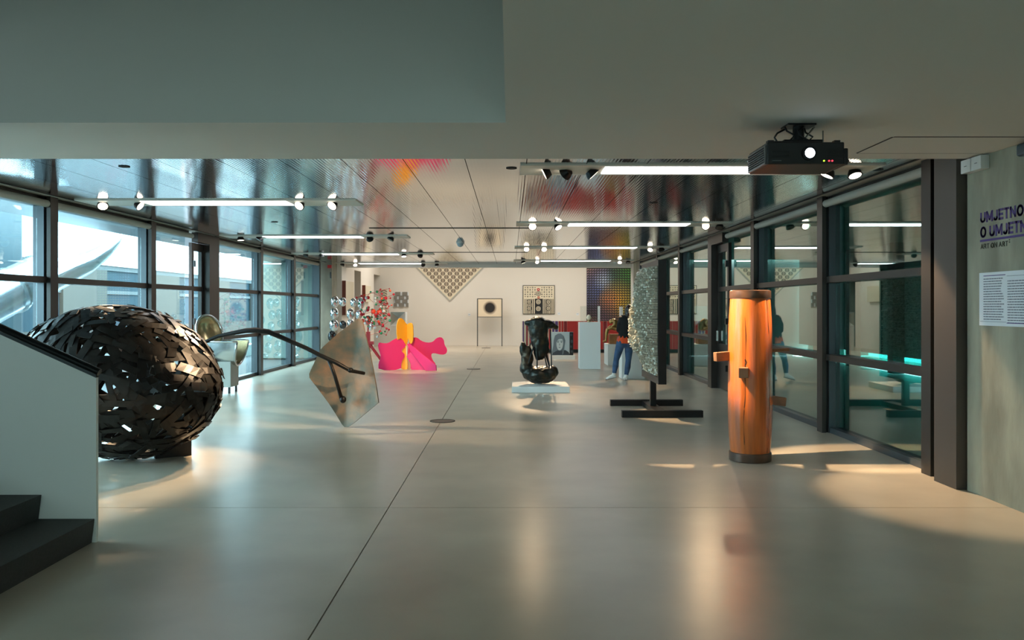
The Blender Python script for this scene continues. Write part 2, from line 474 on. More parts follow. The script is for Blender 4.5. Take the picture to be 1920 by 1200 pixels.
# trim above the windows; dark strips paint in the shade of the ceiling gap
struct('trim_left', MB().box(XL - .3, XL + .085, 4.7, 26.2, ZC + .001, ZC + .1), 'blind', 'pale trim over the left windows', 'trim')
struct('trim_right', MB().box(XR - .085, XR + .3, 7.75, 27.0, ZC + .001, ZC + .1), 'blind', 'pale trim over the right windows', 'trim')
struct('gap_shade_left', MB().box(XL + .07, XL + .095, DS, 26.2, ZC - .006, ZC + .012), 'slot', 'dark strip painted as the shadow gap along the left ceiling edge', 'trim')
struct('gap_shade_right', MB().box(XR - .095, XR - .07, DS, 27, ZC - .006, ZC + .012), 'slot', 'dark strip painted as the shadow gap along the right ceiling edge', 'trim')


def door(n, side, d0, d1, label):
    s = -1 if side == 'l' else 1; X0 = XL if side == 'l' else XR
    o = tag(thing('door_%d' % n, (X0, (d0 + d1) / 2, 0), label, 'door'), kind='structure')
    a = d0 + .09
    jw = .45 if side == 'l' else .2
    MB().box(X0, X0 + s * .23, d1 - jw, d1 - .0901, 0, ZC - .01).build('jamb', 'frame_dark', o)
    MB().box(X0, X0 + s * .12, a, d1 - jw, 2.86, ZC - .01).build('head', 'frame_dark', o)
    y0, y1 = a + .01, d1 - jw - .01
    lf = MB()
    x0, x1 = X0 + s * .12, X0 + s * .18
    lf.box(x0, x1, y0, y0 + .1, .02, 2.85).box(x0, x1, y1 - .1, y1, .02, 2.85)
    for z0, z1 in ((.02, .9), (1.93, 2.02), (2.7, 2.85)): lf.box(x0, x1, y0 + .1, y1 - .1, z0, z1)
    leaf = lf.build('leaf', 'frame_dark', o)
    for z0, z1 in ((.9, 1.93), (2.02, 2.7)):
        MB().box(X0 + s * .145, X0 + s * .155, y0 + .1, y1 - .1, z0, z1).build('pane', 'glass_left' if side == 'l' else 'glass_right', leaf)
    for z in (.45, 1.35, 2.45):
        MB().box(X0 + s * .07, X0 + s * .12, y0 + .02, y0 + .07, z - .06, z + .06).build('hinge', 'rail_black', leaf)
    MB().box(X0 + s * .08, X0 + s * .12, y1 - .08, y1 - .05, .95, 1.15).build('handle', 'silver', leaf)
    return o


door(1, 'l', 15.6, 16.75, 'dark brown framed glass door in the left window wall')
door(2, 'r', 15.6, 16.75, 'dark hinged door in the right window wall')

# ------------------------------------------------------------------ outside, left
struct('ground_left', MB().box(-60, -6.2, -30, 90, -.4, -.05), 'ext_ground', 'grey paved yard outside the left windows', 'ground')
struct('canopy_left', MB().box(-7.6, -6.2, 4.7, 27, 3.05, 3.3), 'ext_tower', 'bluish canopy outside the left windows', 'canopy')
struct('kerb_left', MB().box(-9.4, -9.0, 12, 40, -.05, .32), 'clad_white', 'low white kerb outside the left windows', 'kerb')
bd = thing('neighbour_building', (-18, 36, -.05), 'white clad building across the yard with a teal window band', 'building')
MB().box(-24, -18, 14, 90, -.05, 3.45).build('glazed_storey', 'teal_glazing', bd)
MB().box(-17.99, -17.9, 14, 90, 3.25, 3.45).build('band', 'ext_band', bd)
MB().box(-17.99, -17.92, 14, 90, 2.2, 2.36).build('band', 'ext_band', bd)
MB().box(-17.99, -17.92, 14, 90, -.05, .7).build('base_band', 'ext_beige', bd)
for k in range(9):
    y = 17 + k * 8.0
    MB().box(-17.99, -17.85, y, y + 3.6, .7, 3.25).build('beige_panel', 'ext_beige', bd)
for k in range(19):
    MB().box(-24, -17.8, 14 + 4 * k + .02, 14 + 4 * k + 3.98, 3.46, 6.2).build('cladding_panel', 'clad_white', bd)
tw = thing('blue_tower', (-11.9, 17.5, -.05), 'blue grey glazed tower outside the nearest left window', 'tower')
MB().box(-13.2, -11.2, 17.6, 19.0, -.05, 9).build('shaft', 'ext_tower', tw, bevel=.05)
for z in (1.2, 2.4, 3.6, 4.8): MB().box(-13.22, -11.18, 17.58, 17.6, z, z + .05).build('seam', 'ext_band', tw)
# steel slide
sl = thing('tube_slide', P(20, 560, 15.6), 'polished steel slide tube rising outside the left windows', 'slide')
path = [P(-220, 680, 13.0), P(-90, 604, 14.5), P(20, 545, 15.6), P(70, 521, 16.2)]
MB().loft(path, [.42, .42, .42, .42], 24, ref=(0, 0, 1)).build('tube', 'slide_steel', sl, smooth='auto')
tr = MB(); pts = [P(70, 521, 16.2), P(110, 503, 16.8), P(150, 487, 17.4), P(185, 467, 18.0), P(212, 450, 18.4), P(234, 432, 18.7)]
rr = [.42, .40, .36, .28, .17, .03]
n = 14; k0 = len(tr.v)
for i, p in enumerate(pts):
    t = (pts[min(i + 1, 5)] - pts[max(i - 1, 0)]).normalized(); a = Vector((0, 0, 1)) - t * t.z; a.normalize(); b_ = t.cross(a)
    for rad in (rr[i], rr[i] * .93):
        for j in range(n + 1):
            th = math.pi * .42 + math.pi * 1.16 * j / n
            tr.v.append(p + a * rad * math.cos(th) + b_ * rad * math.sin(th))
q = n + 1
for i in range(5):
    for j in range(n):
        for o_ in (0, q):
            A = i * 2 * q + o_ + j; tr.f.append((A, A + 1, A + 2 * q + 1, A + 2 * q))
    for j in (0, n):
        A = i * 2 * q + j; tr.f.append((A, A + q, A + 3 * q, A + 2 * q))
tr.build('trough', 'slide_steel', sl, smooth=True)
for p, t in ((path[2], path[3] - path[1]), (path[1], path[2] - path[0]), (path[3], path[3] - path[2])):
    t = t.normalized(); MB().loft([p - t * .03, p + t * .03], .46, 24, ref=(0, 0, 1)).build('flange', 'silver', sl, smooth='auto')
for p in (path[1], path[3]):
    MB().cyl((p.x, p.y, -.05), (p.x, p.y, p.z - .4), .05).build('post', 'slide_steel', sl, smooth='auto')

# ------------------------------------------------------------------ outside, right: covered passage
struct('ground_right', MB().box(4.3, 12, -3, 27.5, -.3, -.02), 'court_floor', 'turquoise floor of the passage outside the right windows', 'ground')
wpas = struct('wall_passage', MB().box(9.6, 9.9, -3, 27.5, .4, 3.4), 'court_wall', 'grey wall across the passage outside the right windows', 'wall')
struct('passage_shade_slab', MB().box(4.3, 12, -3, 27.5, 3.2, 3.4), 'court_wall', 'slab added over the right passage to keep it dim', 'ceiling')  # overhead slab added to hold sky light off the passage
struct('wall_passage_end', MB().box(4.3, 12, 27.7, 27.9, 0, 3.4).box(4.3, 12, -3.2, -3, 0, 3.4), 'court_wall', 'end walls of the passage', 'wall')
wp = tag(thing('window_30', (9.7, 12, 0), 'low turquoise window strip added to light the passage', 'window'), kind='structure')  # tinted strip added so turquoise daylight reaches the passage floor
for k in range(10): MB().box(9.7, 9.72, -3 + 3 * k + .05, -3 + 3 * k + 2.95, 0, .4).build('pane', 'glass_turquoise', wp)
for k in range(10):
    MB().box(9.3, 9.58, 2.6 + 2.5 * k, 2.9 + 2.5 * k, .0, 3.2).build('post', 'court_post', wpas)

# ------------------------------------------------------------------ stair, balustrade
stc = thing('staircase', (-3.2, 4.8, 0), 'dark grey stone stair climbing left along the white balustrade', 'stairs')
for i in range(9):
    xr = -2.86 - .365 * i; zt = .165 * (i + 1)
    MB().prism([(xr, 5.685, zt), (xr - .02, 5.685, zt - .165), (xr - .02, 5.685, max(0, zt - .4)), (xr - .365 - .02, 5.685, max(0, zt - .4)), (xr - .365 - .02, 5.685, zt)], (0, -1.75, 0)).build('step', 'stair_stone', stc)
bl = thing('balustrade', (-2.9, 5.7, 0), 'white solid balustrade panel beside the stair', 'balustrade')
zb = lambda x: 1.165 + (-2.852 - x) * .452
MB().prism([(-2.852, 5.692, 0), (-2.852, 5.692, zb(-2.852)), (-5.9, 5.692, zb(-5.9)), (-5.9, 5.692, 0)], (0, .03, 0)).build('panel', 'balustrade_white', bl)
MB().prism([(-2.852, 5.685, zb(-2.852) - .03), (-2.852, 5.685, zb(-2.852) + .02), (-5.9, 5.685, zb(-5.9) + .02), (-5.9, 5.685, zb(-5.9) - .03)], (0, .044, 0)).build('cap_strip', 'frame_blue', bl)
MB().loft([(-2.815, 5.665, zb(-2.815) + .025), (-5.88, 5.665, zb(-5.88) + .025)], .026, 14).build('handrail', 'rail_black', bl, smooth='auto')

# ------------------------------------------------------------------ ceiling lights


def fixture(x0, x1, D, l0, l1, spots, label, rowgroup):
    o = thing('ceiling_light', ((x0 + x1) / 2, D, ZC), label, 'ceiling light', rowgroup)
    hw = .30; z0 = ZC - .016
    MB().box(x0, x1, D - hw, D - hw + .03, z0, ZC).box(x0, x1, D + hw - .03, D + hw, z0, ZC).box(x0, x0 + .03, D - hw + .03, D + hw - .03, z0, ZC).box(x1 - .03, x1, D - hw + .03, D + hw - .03, z0, ZC).build('frame', 'tray', o)
    MB().box(x0 + .03, x1 - .03, D - hw + .03, D + hw - .03, ZC - .012, ZC - .001).build('tray', 'tray', o)
    MB().box(l0, l1, D - .20, D + .20, ZC - .02, ZC - .012).build('diffuser', 'tube_light', o)
    for (sx_, aim, e) in spots:
        c = Vector((sx_, D, ZC - .02))
        d = (Vector(aim) - c).normalized() if aim else Vector((random.uniform(-.6, .6), random.uniform(-.5, .1), -1)).normalized()
        can = MB().loft([c - d * .01, c + d * .03, c + d * .06], [.05, .07, .075], 16, ref=(1, .01, 0)).build('spotlight', 'rail_black', o, smooth='auto')
        MB().loft([c + d * .0602, c + d * .063], [.062, .05], 16, ref=(1, .01, 0)).build('lamp_face', 'lamp_face' if e else 'lamp_off', can)
        if e:
            spot('spotlight_beam', c + d * .09, aim, e[0] * 1.9, e[1])
    return o


EGG = Vector((-4.17, 8.8, .83)); LEAF = Vector((-2.25, 11.0, .95)); LOG = Vector((2.54, 8.76, 0))
gR, gL = 'right row of ceiling lights', 'left row of ceiling lights'
fixture(.10, 3.75, 8.55, .96, 2.85, [(.40, EGG + Vector((.55, 0, .25)), (1500, 16)), (.60, LEAF, (420, 18)), (.82, LOG + Vector((0, 0, 1.2)), (620, 26)), (3.3, LOG + Vector((0, -.1, 1.45)), (300, 17)), (3.55, (3.9, 7.2, 0), (200, 46))], 'long ceiling light behind the projector', gR)  # the spot aimed at LEAF is an extra lamp added to brighten it
fixture(.10, 3.75, 14.2, 1.0, 3.05, [(.38, (.3, 9.5, 0), (18, 36)), (.8, (2.15, 12.8, .7), (420, 26)), (3.35, LOG + Vector((0, 0, 1)), (35, 30)), (3.6, None, None)], 'second ceiling light of the right row, in front of the relief panel', gR)
fixture(.10, 3.75, 19.75, 1.02, 3.0, [(.38, (.6, 16.2, .6), (220, 26)), (.8, (1.2, 16.0, .2), (180, 26)), (3.35, (2.6, 18.0, .9), (120, 34)), (3.6, None, None)], 'third ceiling light of the right row, above the woman', gR)
fixture(.10, 3.75, 25.3, .94, 3.05, [(.38, (1.3, 25.4, .5), (90, 30)), (.8, (2.2, 21.9, 1.2), (140, 26)), (3.35, (3, 23.4, .8), (140, 26)), (3.6, None, None)], 'farthest ceiling light of the right row, near the striped board', gR)
fixture(-5.78, -2.05, 11.25, -4.95, -3.0, [(-5.55, (-4.4, 9.2, .8), (150, 40)), (-5.08, LEAF + Vector((-.1, 0, .1)), (220, 26)), (-2.85, EGG + Vector((.35, .1, .2)), (420, 40)), (-2.4, EGG + Vector((.6, 0, 0)), (300, 40))], 'nearest ceiling light of the left row, above the egg', gL)
fixture(-5.78, -2.05, 16.7, -4.95, -3.0, [(-5.45, (-5.3, 16.6, .9), (60, 30)), (-5.05, None, None), (-2.85, (-2.5, 21.3, .7), (330, 22)), (-2.4, None, None)], 'second ceiling light of the left row, before the tub chair', gL)
fixture(-5.78, -2.05, 22.1, -5.0, -3.0, [(-5.45, None, None), (-5.05, None, None), (-2.85, (-2.6, 21.5, .9), (150, 40)), (-2.4, (-3.6, 25.2, 1.2), (150, 36))], 'third ceiling light of the left row, over the chrome lenses', gL)
fixture(-5.78, -2.05, 26.9, -4.9, -2.9, [(-5.45, None, None), (-5.05, (-4.6, 25.3, 1.2), (140, 34)), (-2.85, (-2.4, 30.5, .8), (100, 30)), (-2.4, None, None)], 'farthest ceiling light of the left row, against the beam', gL)
# dark rail slots and small ceiling fittings
for x0, x1, D, lb in ((-2.55, .4, 14.9, 'dark slot in the metal ceiling nearer the camera'), (-2.65, .45, 21.5, 'dark slot in the metal ceiling nearer the beam')):
    o = MB().box(x0, x1, D, D + .06, ZC - .008, ZC - .0005).build('ceiling_slot', 'slot'); tag(o, lb, 'slot', 'ceiling slots')
for px, py, lb in ((959, 315, 'small round ceiling sensor beside the light behind the projector'), (233, 312, 'small round ceiling sensor above the egg'), (1226, 380, 'small round ceiling sensor over the relief panel'), (515, 416, 'small round ceiling sensor between the left row lights'), (1646, 318, 'small round ceiling sensor beside the brown column')):
    D = F * (ZC - H) / (CY - py); c = P(px, py, D)
    o = MB().cyl((c.x, c.y, ZC - .007), (c.x, c.y, ZC - .0005), .055, 16).build('ceiling_sensor', 'slot', None, smooth='auto'); tag(o, lb, 'sensor', 'ceiling sensors')
c = P(863, 454, F * (ZC - H) / (CY - 454))
dm = thing('dome_camera', (c.x, c.y, ZC), 'small clear dome camera under the metal ceiling', 'camera')
MB().cyl((c.x, c.y, ZC - .03), (c.x, c.y, ZC - .0005), .09, 18).build('base', 'plastic_white', dm, smooth='auto')
MB().ell((c.x, c.y, ZC - .035), (.075, .075, .075)).build('dome', 'clear_grey', dm, smooth=True)
# access hatches
ha = thing('ceiling_hatch', (3.2, 6.7, ZS), 'flush rectangular hatch in the white ceiling by the concrete wall', 'hatch')
MB().box(2.92, 3.98, 6.3, 6.95, ZS - .004, ZS - .0005).build('panel', 'soffit', ha, bevel=.002)
e1 = P(1672, 287, 1); 
MB().box(2.905, 2.92, 6.3, 6.95, ZS - .003, ZS - .0005).box(2.92, 3.98, 6.285, 6.3, ZS - .003, ZS - .0005).box(2.92, 3.98, 6.95, 6.965, ZS - .003, ZS - .0005).build('joint', 'slot', ha)

# ------------------------------------------------------------------ projector
pj = thing('projector', (2.05, 5.9, ZS), 'black ceiling-mounted projector with glowing lens', 'projector')
D0, D1 = 5.70, 6.14; x0, x1 = P(1439, 0, D0).x, P(1592, 0, D0).x
z0, z1 = H + (CY - 308) * D0 / F, H + (CY - 266) * D0 / F
body = MB().box(x0, x1 - .03, D0 + .002, D1, z0, z1).box(x1 - .03, x1, D0 + .01, D1, z0, z1 - .04).box(x0 + .03, x0 + .4, D0 + .06, D1 - .06, z1, z1 + .02).build('body', 'projector_black', pj, bevel=.008)
MB().box(x0 - .012, x0 - .0005, D0 + .02, D1 - .01, z0 + .004, z1 - .02).build('side_cover', 'projector_side', pj)
for i in range(7):
    z = z0 + .02 + i * .016
    MB().box(x0 - .018, x0 - .0125, D0 + .04, D1 - .03, z, z + .006).build('vent_slat', 'slot', pj)
for xx in (x0 + .02, x1 - .08): MB().box(xx, xx + .04, D0 + .05, D0 + .1, z1 - .001, z1 + .022).build('foot', 'projector_black', pj)
c = P(1517, 287.5, D0)
MB().loft([c + Vector((0, .02, 0)), c + Vector((0, -.018, 0))], [.055, .05], 24, ref=(1, 0, 0)).build('lens_ring', 'rail_black', pj, smooth='auto')
MB().loft([c + Vector((0, -.0182, 0)), c + Vector((0, -.024, 0))], [.034, .026], 24, ref=(1, 0, 0)).build('lens', 'lens_light', pj)
for px, mt in ((1545, 'led_green'), (1554.5, 'led_red'), (1560.5, 'led_red')):
    c = P(px, 301.5, D0); MB().cyl(c + Vector((0, .004, 0)), c + Vector((0, -.003, 0)), .006, 10).build('indicator', mt, pj)
for a, b_ in ((1447, 1480), (1554, 1585)):
    for i in range(6):
        c0, c1 = P(a, 283 + 2.4 * i, D0), P(b_, 284 + 2.4 * i, D0)
        MB().box(c0.x, c1.x, D0 - .001, D0 + .003, c1.z, c0.z).build('grille_slot', 'slot', pj)
c = P(1457, 301, D0); MB().box(c.x - .03, c.x + .03, D0 - .001, D0 + .003, c.z - .003, c.z + .003).build('nameplate', 'projector_side', pj)
xm = P(1497, 0, 5.9).x
MB().box(xm - .1, xm + .1, 5.82, 5.98, ZS - .012, ZS - .0005).build('ceiling_plate', 'rail_black', pj)
MB().cyl((xm, 5.9, z1 + .01), (xm, 5.9, ZS - .01), .04, 14).box(xm - .12, xm + .15, 5.84, 5.96, z1 + .018, z1 + .045).build('mount', 'rail_black', pj)
for k in range(4):
    th = k * 1.6 + .5
    a = Vector((xm + .09 * math.cos(th) - .03, 5.9 + .05 * math.sin(th), ZS - .015)); b_ = Vector((xm + .12 * math.cos(th + .4), 5.9 + .06 * math.sin(th), z1 + .02))
    mid = (a + b_) / 2 + Vector((-.07 if k % 2 else .05, 0, .0))
    MB().loft([a, (a + mid) / 2 + Vector((-.02, 0, 0)), mid, (mid + b_) / 2 + Vector((-.01, 0, 0)), b_], .007, 8).build('cable', 'rail_black', pj, smooth=True)
MB().cyl((xm + .04, 5.88, z1 + .06), P(1527, 238, 5.9), .006, 8).build('brace', 'silver', pj)
MB().cyl(P(1543, 266, 5.85), P(1543, 245, 5.85), .005, 8).build('antenna', 'projector_side', pj)

# ------------------------------------------------------------------ right wall: lettering, text panel, boxes


def arc(cx, cy, rx, ry, a0, a1, n=9):
    return [(cx + rx * math.cos(math.radians(a0 + (a1 - a0) * i / n)), cy + ry * math.sin(math.radians(a0 + (a1 - a0) * i / n))) for i in range(n + 1)]


GLY = {'U': (.74, [[(.1, .9)] + arc(.37, .37, .27, .27, 180, 360) + [(.64, .9)]]), 'M': (.92, [[(.1, .1), (.1, .9)], [(.14, .88), (.46, .22), (.78, .88)], [(.82, .9), (.82, .1)]]),
       'J': (.56, [[(.46, .9)] + arc(.27, .31, .19, .21, 0, -170)]), 'E': (.62, [[(.1, .1), (.1, .9)], [(.1, .9), (.52, .9)], [(.1, .5), (.48, .5)], [(.1, .1), (.52, .1)]]),
       'T': (.66, [[(.1, .9), (.56, .9)], [(.33, .9), (.33, .1)]]), 'N': (.76, [[(.1, .1), (.1, .9)], [(.12, .86), (.64, .14)], [(.66, .1), (.66, .9)]]),
       'O': (.84, [arc(.42, .5, .32, .40, 0, 360, 22)]), 'S': (.68, [arc(.34, .70, .24, .20, 20, 255) + arc(.34, .30, .24, .20, 80, -160)]),
       'I': (.2, [[(.1, .1), (.1, .9)]]), 'A': (.78, [[(.1, .1), (.39, .9), (.68, .1)], [(.2, .36), (.58, .36)]]),
       'R': (.72, [[(.1, .1), (.1, .9)], [(.1, .9)] + arc(.38, .69, .2, .21, 90, -90, 8) + [(.1, .48)], [(.36, .48), (.62, .1)]])}


def wall_text(txt, name, D_left, z_base, cap, width_ref, ref_txt, mat, parent, wt=.2):
    adv = lambda t: sum((GLY[c][0] + .10) if c != ' ' else .34 for c in t) - .10
    sx_ = width_ref / adv(ref_txt); x = 0
    for c in txt:
        if c == ' ': x += .34; continue
        mb = MB()
        for ln_ in GLY[c][1]:
            for (u0, v0), (u1, v1) in zip(ln_, ln_[1:]):
                L_ = math.hypot(u1 - u0, v1 - v0)
                if L_ < 1e-6: continue
                du, dv = (u1 - u0) / L_ * wt * .5, (v1 - v0) / L_ * wt * .5
                e_ = .98 if len(ln_) == 2 else .55
                q_ = [(u0 - du * e_ - dv, v0 - dv * e_ + du), (u1 + du * e_ - dv, v1 + dv * e_ + du), (u1 + du * e_ + dv, v1 + dv * e_ - du), (u0 - du * e_ + dv, v0 - dv * e_ - du)]
                q_ = [(4.0375, D_left - (x + u) * sx_, z_base + min(1, max(0, v)) * cap) for u, v in q_]
                mb.prism(q_, (.002, 0, 0))
        x += GLY[c][0] + .10
        mb.build(name, mat, parent)


lt = thing('wall_lettering', (4.04, 7.1, 2.1), 'large violet exhibition title on the concrete wall', 'lettering')
wall_text('UMJETNOST', 'title_letter', 7.105, 2.341, .093, .60, 'UMJETNO', 'violet', lt)
wall_text('O UMJETNOSTI', 'title_letter', 7.105, 2.213, .096, .635, 'O UMJETN', 'violet', lt)
MB().box(4.036, 4.0395, 5.9, 7.105, 2.179, 2.197).build('rule', 'violet', lt)
wall_text('ART ON ART', 'subtitle_letter', 7.1, 2.117, .044, .39, 'ART ON ART', 'letter_grey', lt, .17)
for dz in (.0, .018): MB().box(4.036, 4.0395, 6.685, 6.694, 2.143 + dz, 2.152 + dz).build('mark', 'letter_grey', lt)
ip = thing('information_panel', (4.03, 6.6, 1.46), 'white text panel under the violet title', 'panel')
MB().box(4.03, 4.0395, 6.0, 7.105, 1.464, 1.913).build('board', 'panel_white', ip)
zp = lambda y, D: H - (y - CY) * D / F
MB().box(4.028, 4.0298, 6.73, 7.04, 1.882, 1.888).build('rule', 'violet', ip)
MB().box(4.028, 4.0298, 6.0, 6.71, 1.488, 1.494).build('rule', 'violet', ip)
MB().box(4.028, 4.0298, 6.0, 6.71, 1.872, 1.875).build('rule', 'print_line', ip)
MB().box(4.028, 4.0298, 6.72, 7.09, 1.497, 1.500).build('rule', 'print_line', ip)
random.seed(11)
for col_, (ya, yb, n_, zt) in enumerate(((7.04, 6.745, 17, 1.858), (6.70, 6.32, 17, 1.832), (6.29, 6.03, 15, 1.832))):
    tx = MB()
    for i in range(n_):
        y = ya; z = zt - i * .0212; end = yb + random.uniform(0, .05)
        while y > end:
            l = random.uniform(.012, .045); tx.box(4.0285, 4.0298, y, max(end, y - l), z - .004, z + .004); y -= l + .006
    o = tx.build('text_column', 'print_line', ip)
for i, (ya, yb) in enumerate(((7.28, 7.13), (7.12, 6.97))):
    o = thing('junction_box', (4.04, (ya + yb) / 2, ZS - .1), ['white junction box at the ceiling next to the brown column', 'white junction box at the ceiling farther from the brown column'][i], 'box', 'junction boxes')
    MB().box(3.965, 4.0395, yb, ya, 2.79, 2.905).build('case', 'plastic_white', o, bevel=.004)
    MB().box(3.9635, 3.9648, (ya + yb) / 2 - .02, (ya + yb) / 2 + .02, 2.845, 2.85).build('latch', 'slot', o)
sp = thing('wall_speaker', (4.0, 6.4, 2.86), 'pale bluish bracket at the upper right picture edge', 'bracket')
MB().box(3.97, 4.0395, 6.25, 6.50, 2.80, 2.90).build('case', 'ext_tower', sp, bevel=.02)

# ------------------------------------------------------------------ floor discs
for D, lb in ((11.75, 'round metal floor cover nearest the camera'), (21.65, 'round metal floor cover before the pink cut-out'), (32.8, 'round metal floor cover before the black sun picture')):
    o = thing('floor_cover', (JX + .02, D, 0), lb, 'floor cover', 'round floor covers')
    MB().loft([(JX + .02, D, .0005), (JX + .02, D, .004)], .165, 28, ref=(1, 0, 0)).build('lid', 'drain_metal', o)
    rg = MB()
    for i in range(28):
        a, b_ = 2 * math.pi * i / 28, 2 * math.pi * (i + 1) / 28
        pp = [Vector((JX + .02 + r * math.cos(t), D + r * math.sin(t), .0005)) for r, t in ((.168, a), (.18, a), (.18, b_), (.168, b_))]
        rg.prism(pp, (0, 0, .006))
    rg.build('ring', 'slot', o)

# ------------------------------------------------------------------ egg of welded plates
random.seed(3)
eg = thing('plate_egg', (EGG.x, EGG.y, 0), 'huge black egg welded from overlapping steel plates', 'sculpture')
ra, rb = 1.06, .80
def on_egg(d, k=1.0):
    d = Vector((d.x / ra, d.y / rb, d.z / rb)); d.normalize()
    return Vector((d.x * ra, d.y * rb, d.z * rb)) * k
plates = []
N = 840
TILT = Matrix.Rotation(math.radians(8), 3, 'Y')
gold = math.pi * (3 - math.sqrt(5))
for i in range(N):
    zz = 1 - 2 * (i + .5) / N; r_ = math.sqrt(1 - zz * zz); th = gold * i
    u = Vector((zz + random.uniform(-.06, .06), r_ * math.cos(th) + random.uniform(-.06, .06), r_ * math.sin(th) + random.uniform(-.06, .06)))
    if u.x > 1: u.x = 1
    p = on_egg(Vector((u.x * ra, u.y * rb, u.z * rb)))
    if random.random() > (p.x / ra * .25 + .95): continue
    nrm = Vector((p.x / ra ** 2, p.y / rb ** 2, p.z / rb ** 2)).normalized()
    t1 = nrm.cross(Vector((1, .03, .02))).normalized(); t2 = nrm.cross(t1)
    fl_ = p.x / ra
    ang = random.gauss(math.pi / 2 if fl_ > .1 else 0, .75)
    T = t1 * math.cos(ang) + t2 * math.sin(ang); B = nrm.cross(T)
    L = random.uniform(.09, .21); W = random.uniform(.022, .047); off = random.uniform(.975, 1.01)
    sk = random.uniform(-.4, .4)
    mb = MB(); ns = 4; tl = random.uniform(-.03, .03)
    for lay in (0, .012):
        for si in range(ns + 1):
            for ti in (-1, 1):
                s_ = (si / ns * 2 - 1) * L + ti * W * sk
                q_ = on_egg(p + T * s_ + B * (ti * W), off + lay + tl * (si / ns * 2 - 1) + .012 * ti * tl)
                mb.v.append(EGG + q_)
    o_ = 2 * (ns + 1)
    for si in range(ns):
        A = 2 * si
        mb.f += [(A, A + 2, A + 3, A + 1), (o_ + A, o_ + A + 1, o_ + A + 3, o_ + A + 2), (A, o_ + A, o_ + A + 2, A + 2), (A + 1, A + 3, o_ + A + 3, o_ + A + 1)]
    mb.f += [(0, 1, o_ + 1, o_), (2 * ns, o_ + 2 * ns, o_ + 2 * ns + 1, 2 * ns + 1)]
    mb.v = [EGG + TILT @ (v - EGG) for v in mb.v]
    tocam = (Vector((0, 0, H)) - (EGG + p)).normalized()
    hid = -.3 if (EGG + p).x < -4.55 and p.z < .1 else 0
    plates.append((nrm.dot(tocam) + hid + (L - .15) * 1.5, mb))
plates.sort(key=lambda a: -a[0])
for k, (sc_, mb) in enumerate(plates[:290]):
    mb.build('plate', 'plate_steel' if k % 3 else 'plate_steel_b', eg)
rest = MB()
for sc_, mb in plates[290:]: rest.add(mb.v, mb.f)
rest.build('plates_behind', 'plate_steel', eg, kind='stuff')
MB().obox((P(322, 840, 8.95).x, 8.98, .10), (.155, .10, 0), (-.025, .04, 0), (0, 0, .10)).build('support_block', 'black_steel', eg)
MB().obox((-5.0, 8.9, .12), (.1, 0, 0), (0, .05, 0), (0, 0, .12)).build('support_block', 'black_steel', eg)

# ------------------------------------------------------------------ leaf plate on an arched rod
lf = thing('leaf_sculpture', (P(648, 801, 11.1).x, 11.1, 0), 'patinated copper plate balanced on its tip, held by an arched rod', 'sculpture')
out = [(672, 597), (680, 601), (686, 625), (694, 660), (698, 692), (704, 728), (709.5, 755), (690, 772), (668, 790), (652, 801), (645, 801), (640, 795), (630, 776), (618, 756), (600, 731), (582, 708), (581, 701), (590, 676), (598, 657), (603, 651), (635, 625)]
tl_ = -.30
pl = plane_px(out, 11.12, 648, tl_)
nrm = Vector((-tl_, 1, 0)).normalized() * -1      # faces the viewer and a little left
nrm = Vector((tl_, -1, 0)).normalized()
cen = sum(pl, Vector()) / len(pl)
lm = MB(); n_ = len(pl)
for lay in (0, -.025):
    for s_ in (1.0, .82, .6, .35, .12):
        for p in pl:
            q_ = cen + (p - cen) * s_
            bul = -.10 * (1 - s_ * s_) + .03 * math.sin(6 * q_.z + 3 * q_.x)
            lm.v.append(q_ + nrm * (bul + lay))
for lay in (0, 5 * n_):
    for r_ in range(4):
        for j in range(n_):
            q_ = (j + 1) % n_; lm.f.append((lay + r_ * n_ + j, lay + r_ * n_ + q_, lay + (r_ + 1) * n_ + q_, lay + (r_ + 1) * n_ + j))
    lm.f.append(tuple(lay + 4 * n_ + j for j in range(n_)))
for j in range(n_):
    q_ = (j + 1) % n_; lm.f.append((j, q_, 5 * n_ + q_, 5 * n_ + j))
lm.build('plate', 'patina', lf, smooth='auto')
rod = [P(300, 800, 10.9), P(330, 690, 10.9), P(385, 641, 10.9), P(410, 630, 10.9), P(440, 624, 10.88), P(462, 620, 10.85), P(478, 619, 10.85), P(503, 622, 10.85), P(520, 629, 10.86), P(545, 640, 10.88), P(575, 653, 10.86), P(600, 666, 10.84), P(630, 680, 10.86), P(657, 695, 10.9), P(683, 700, 11.05)]
rod[0].z = .0
rr = [.022, .024, .024, .026, .03, .036, .038, .036, .034, .030, .028, .028, .028, .026, .022]
MB().loft(rod, rr, 10, ref=(0, 1, 0)).build('arched_rod', 'rod_iron', lf, smooth=True)
MB().loft([P(617, 676, 10.86), P(628, 705, 10.9), P(636, 733, 10.95), P(641, 750, 11.05)], [.026, .024, .024, .028], 10, ref=(0, 1, 0)).build('prop_rod', 'rod_iron', lf, smooth=True)
MB().ell(P(643, 749, 11.02), (.045, .05, .05)).build('joint', 'rod_iron', lf, smooth=True)
MB().ell(P(657, 694, 10.9), (.04, .04, .035)).build('joint', 'rod_iron', lf, smooth=True)

# ------------------------------------------------------------------ tub chair on plinth
tcD = 15.6
tb = thing('tub_chair', (P(418, 0, tcD).x, tcD, 0), 'polished metal tub armchair on a pale plinth by the left windows', 'chair')
def px2(x, y, D=tcD): return P(x, y, D)
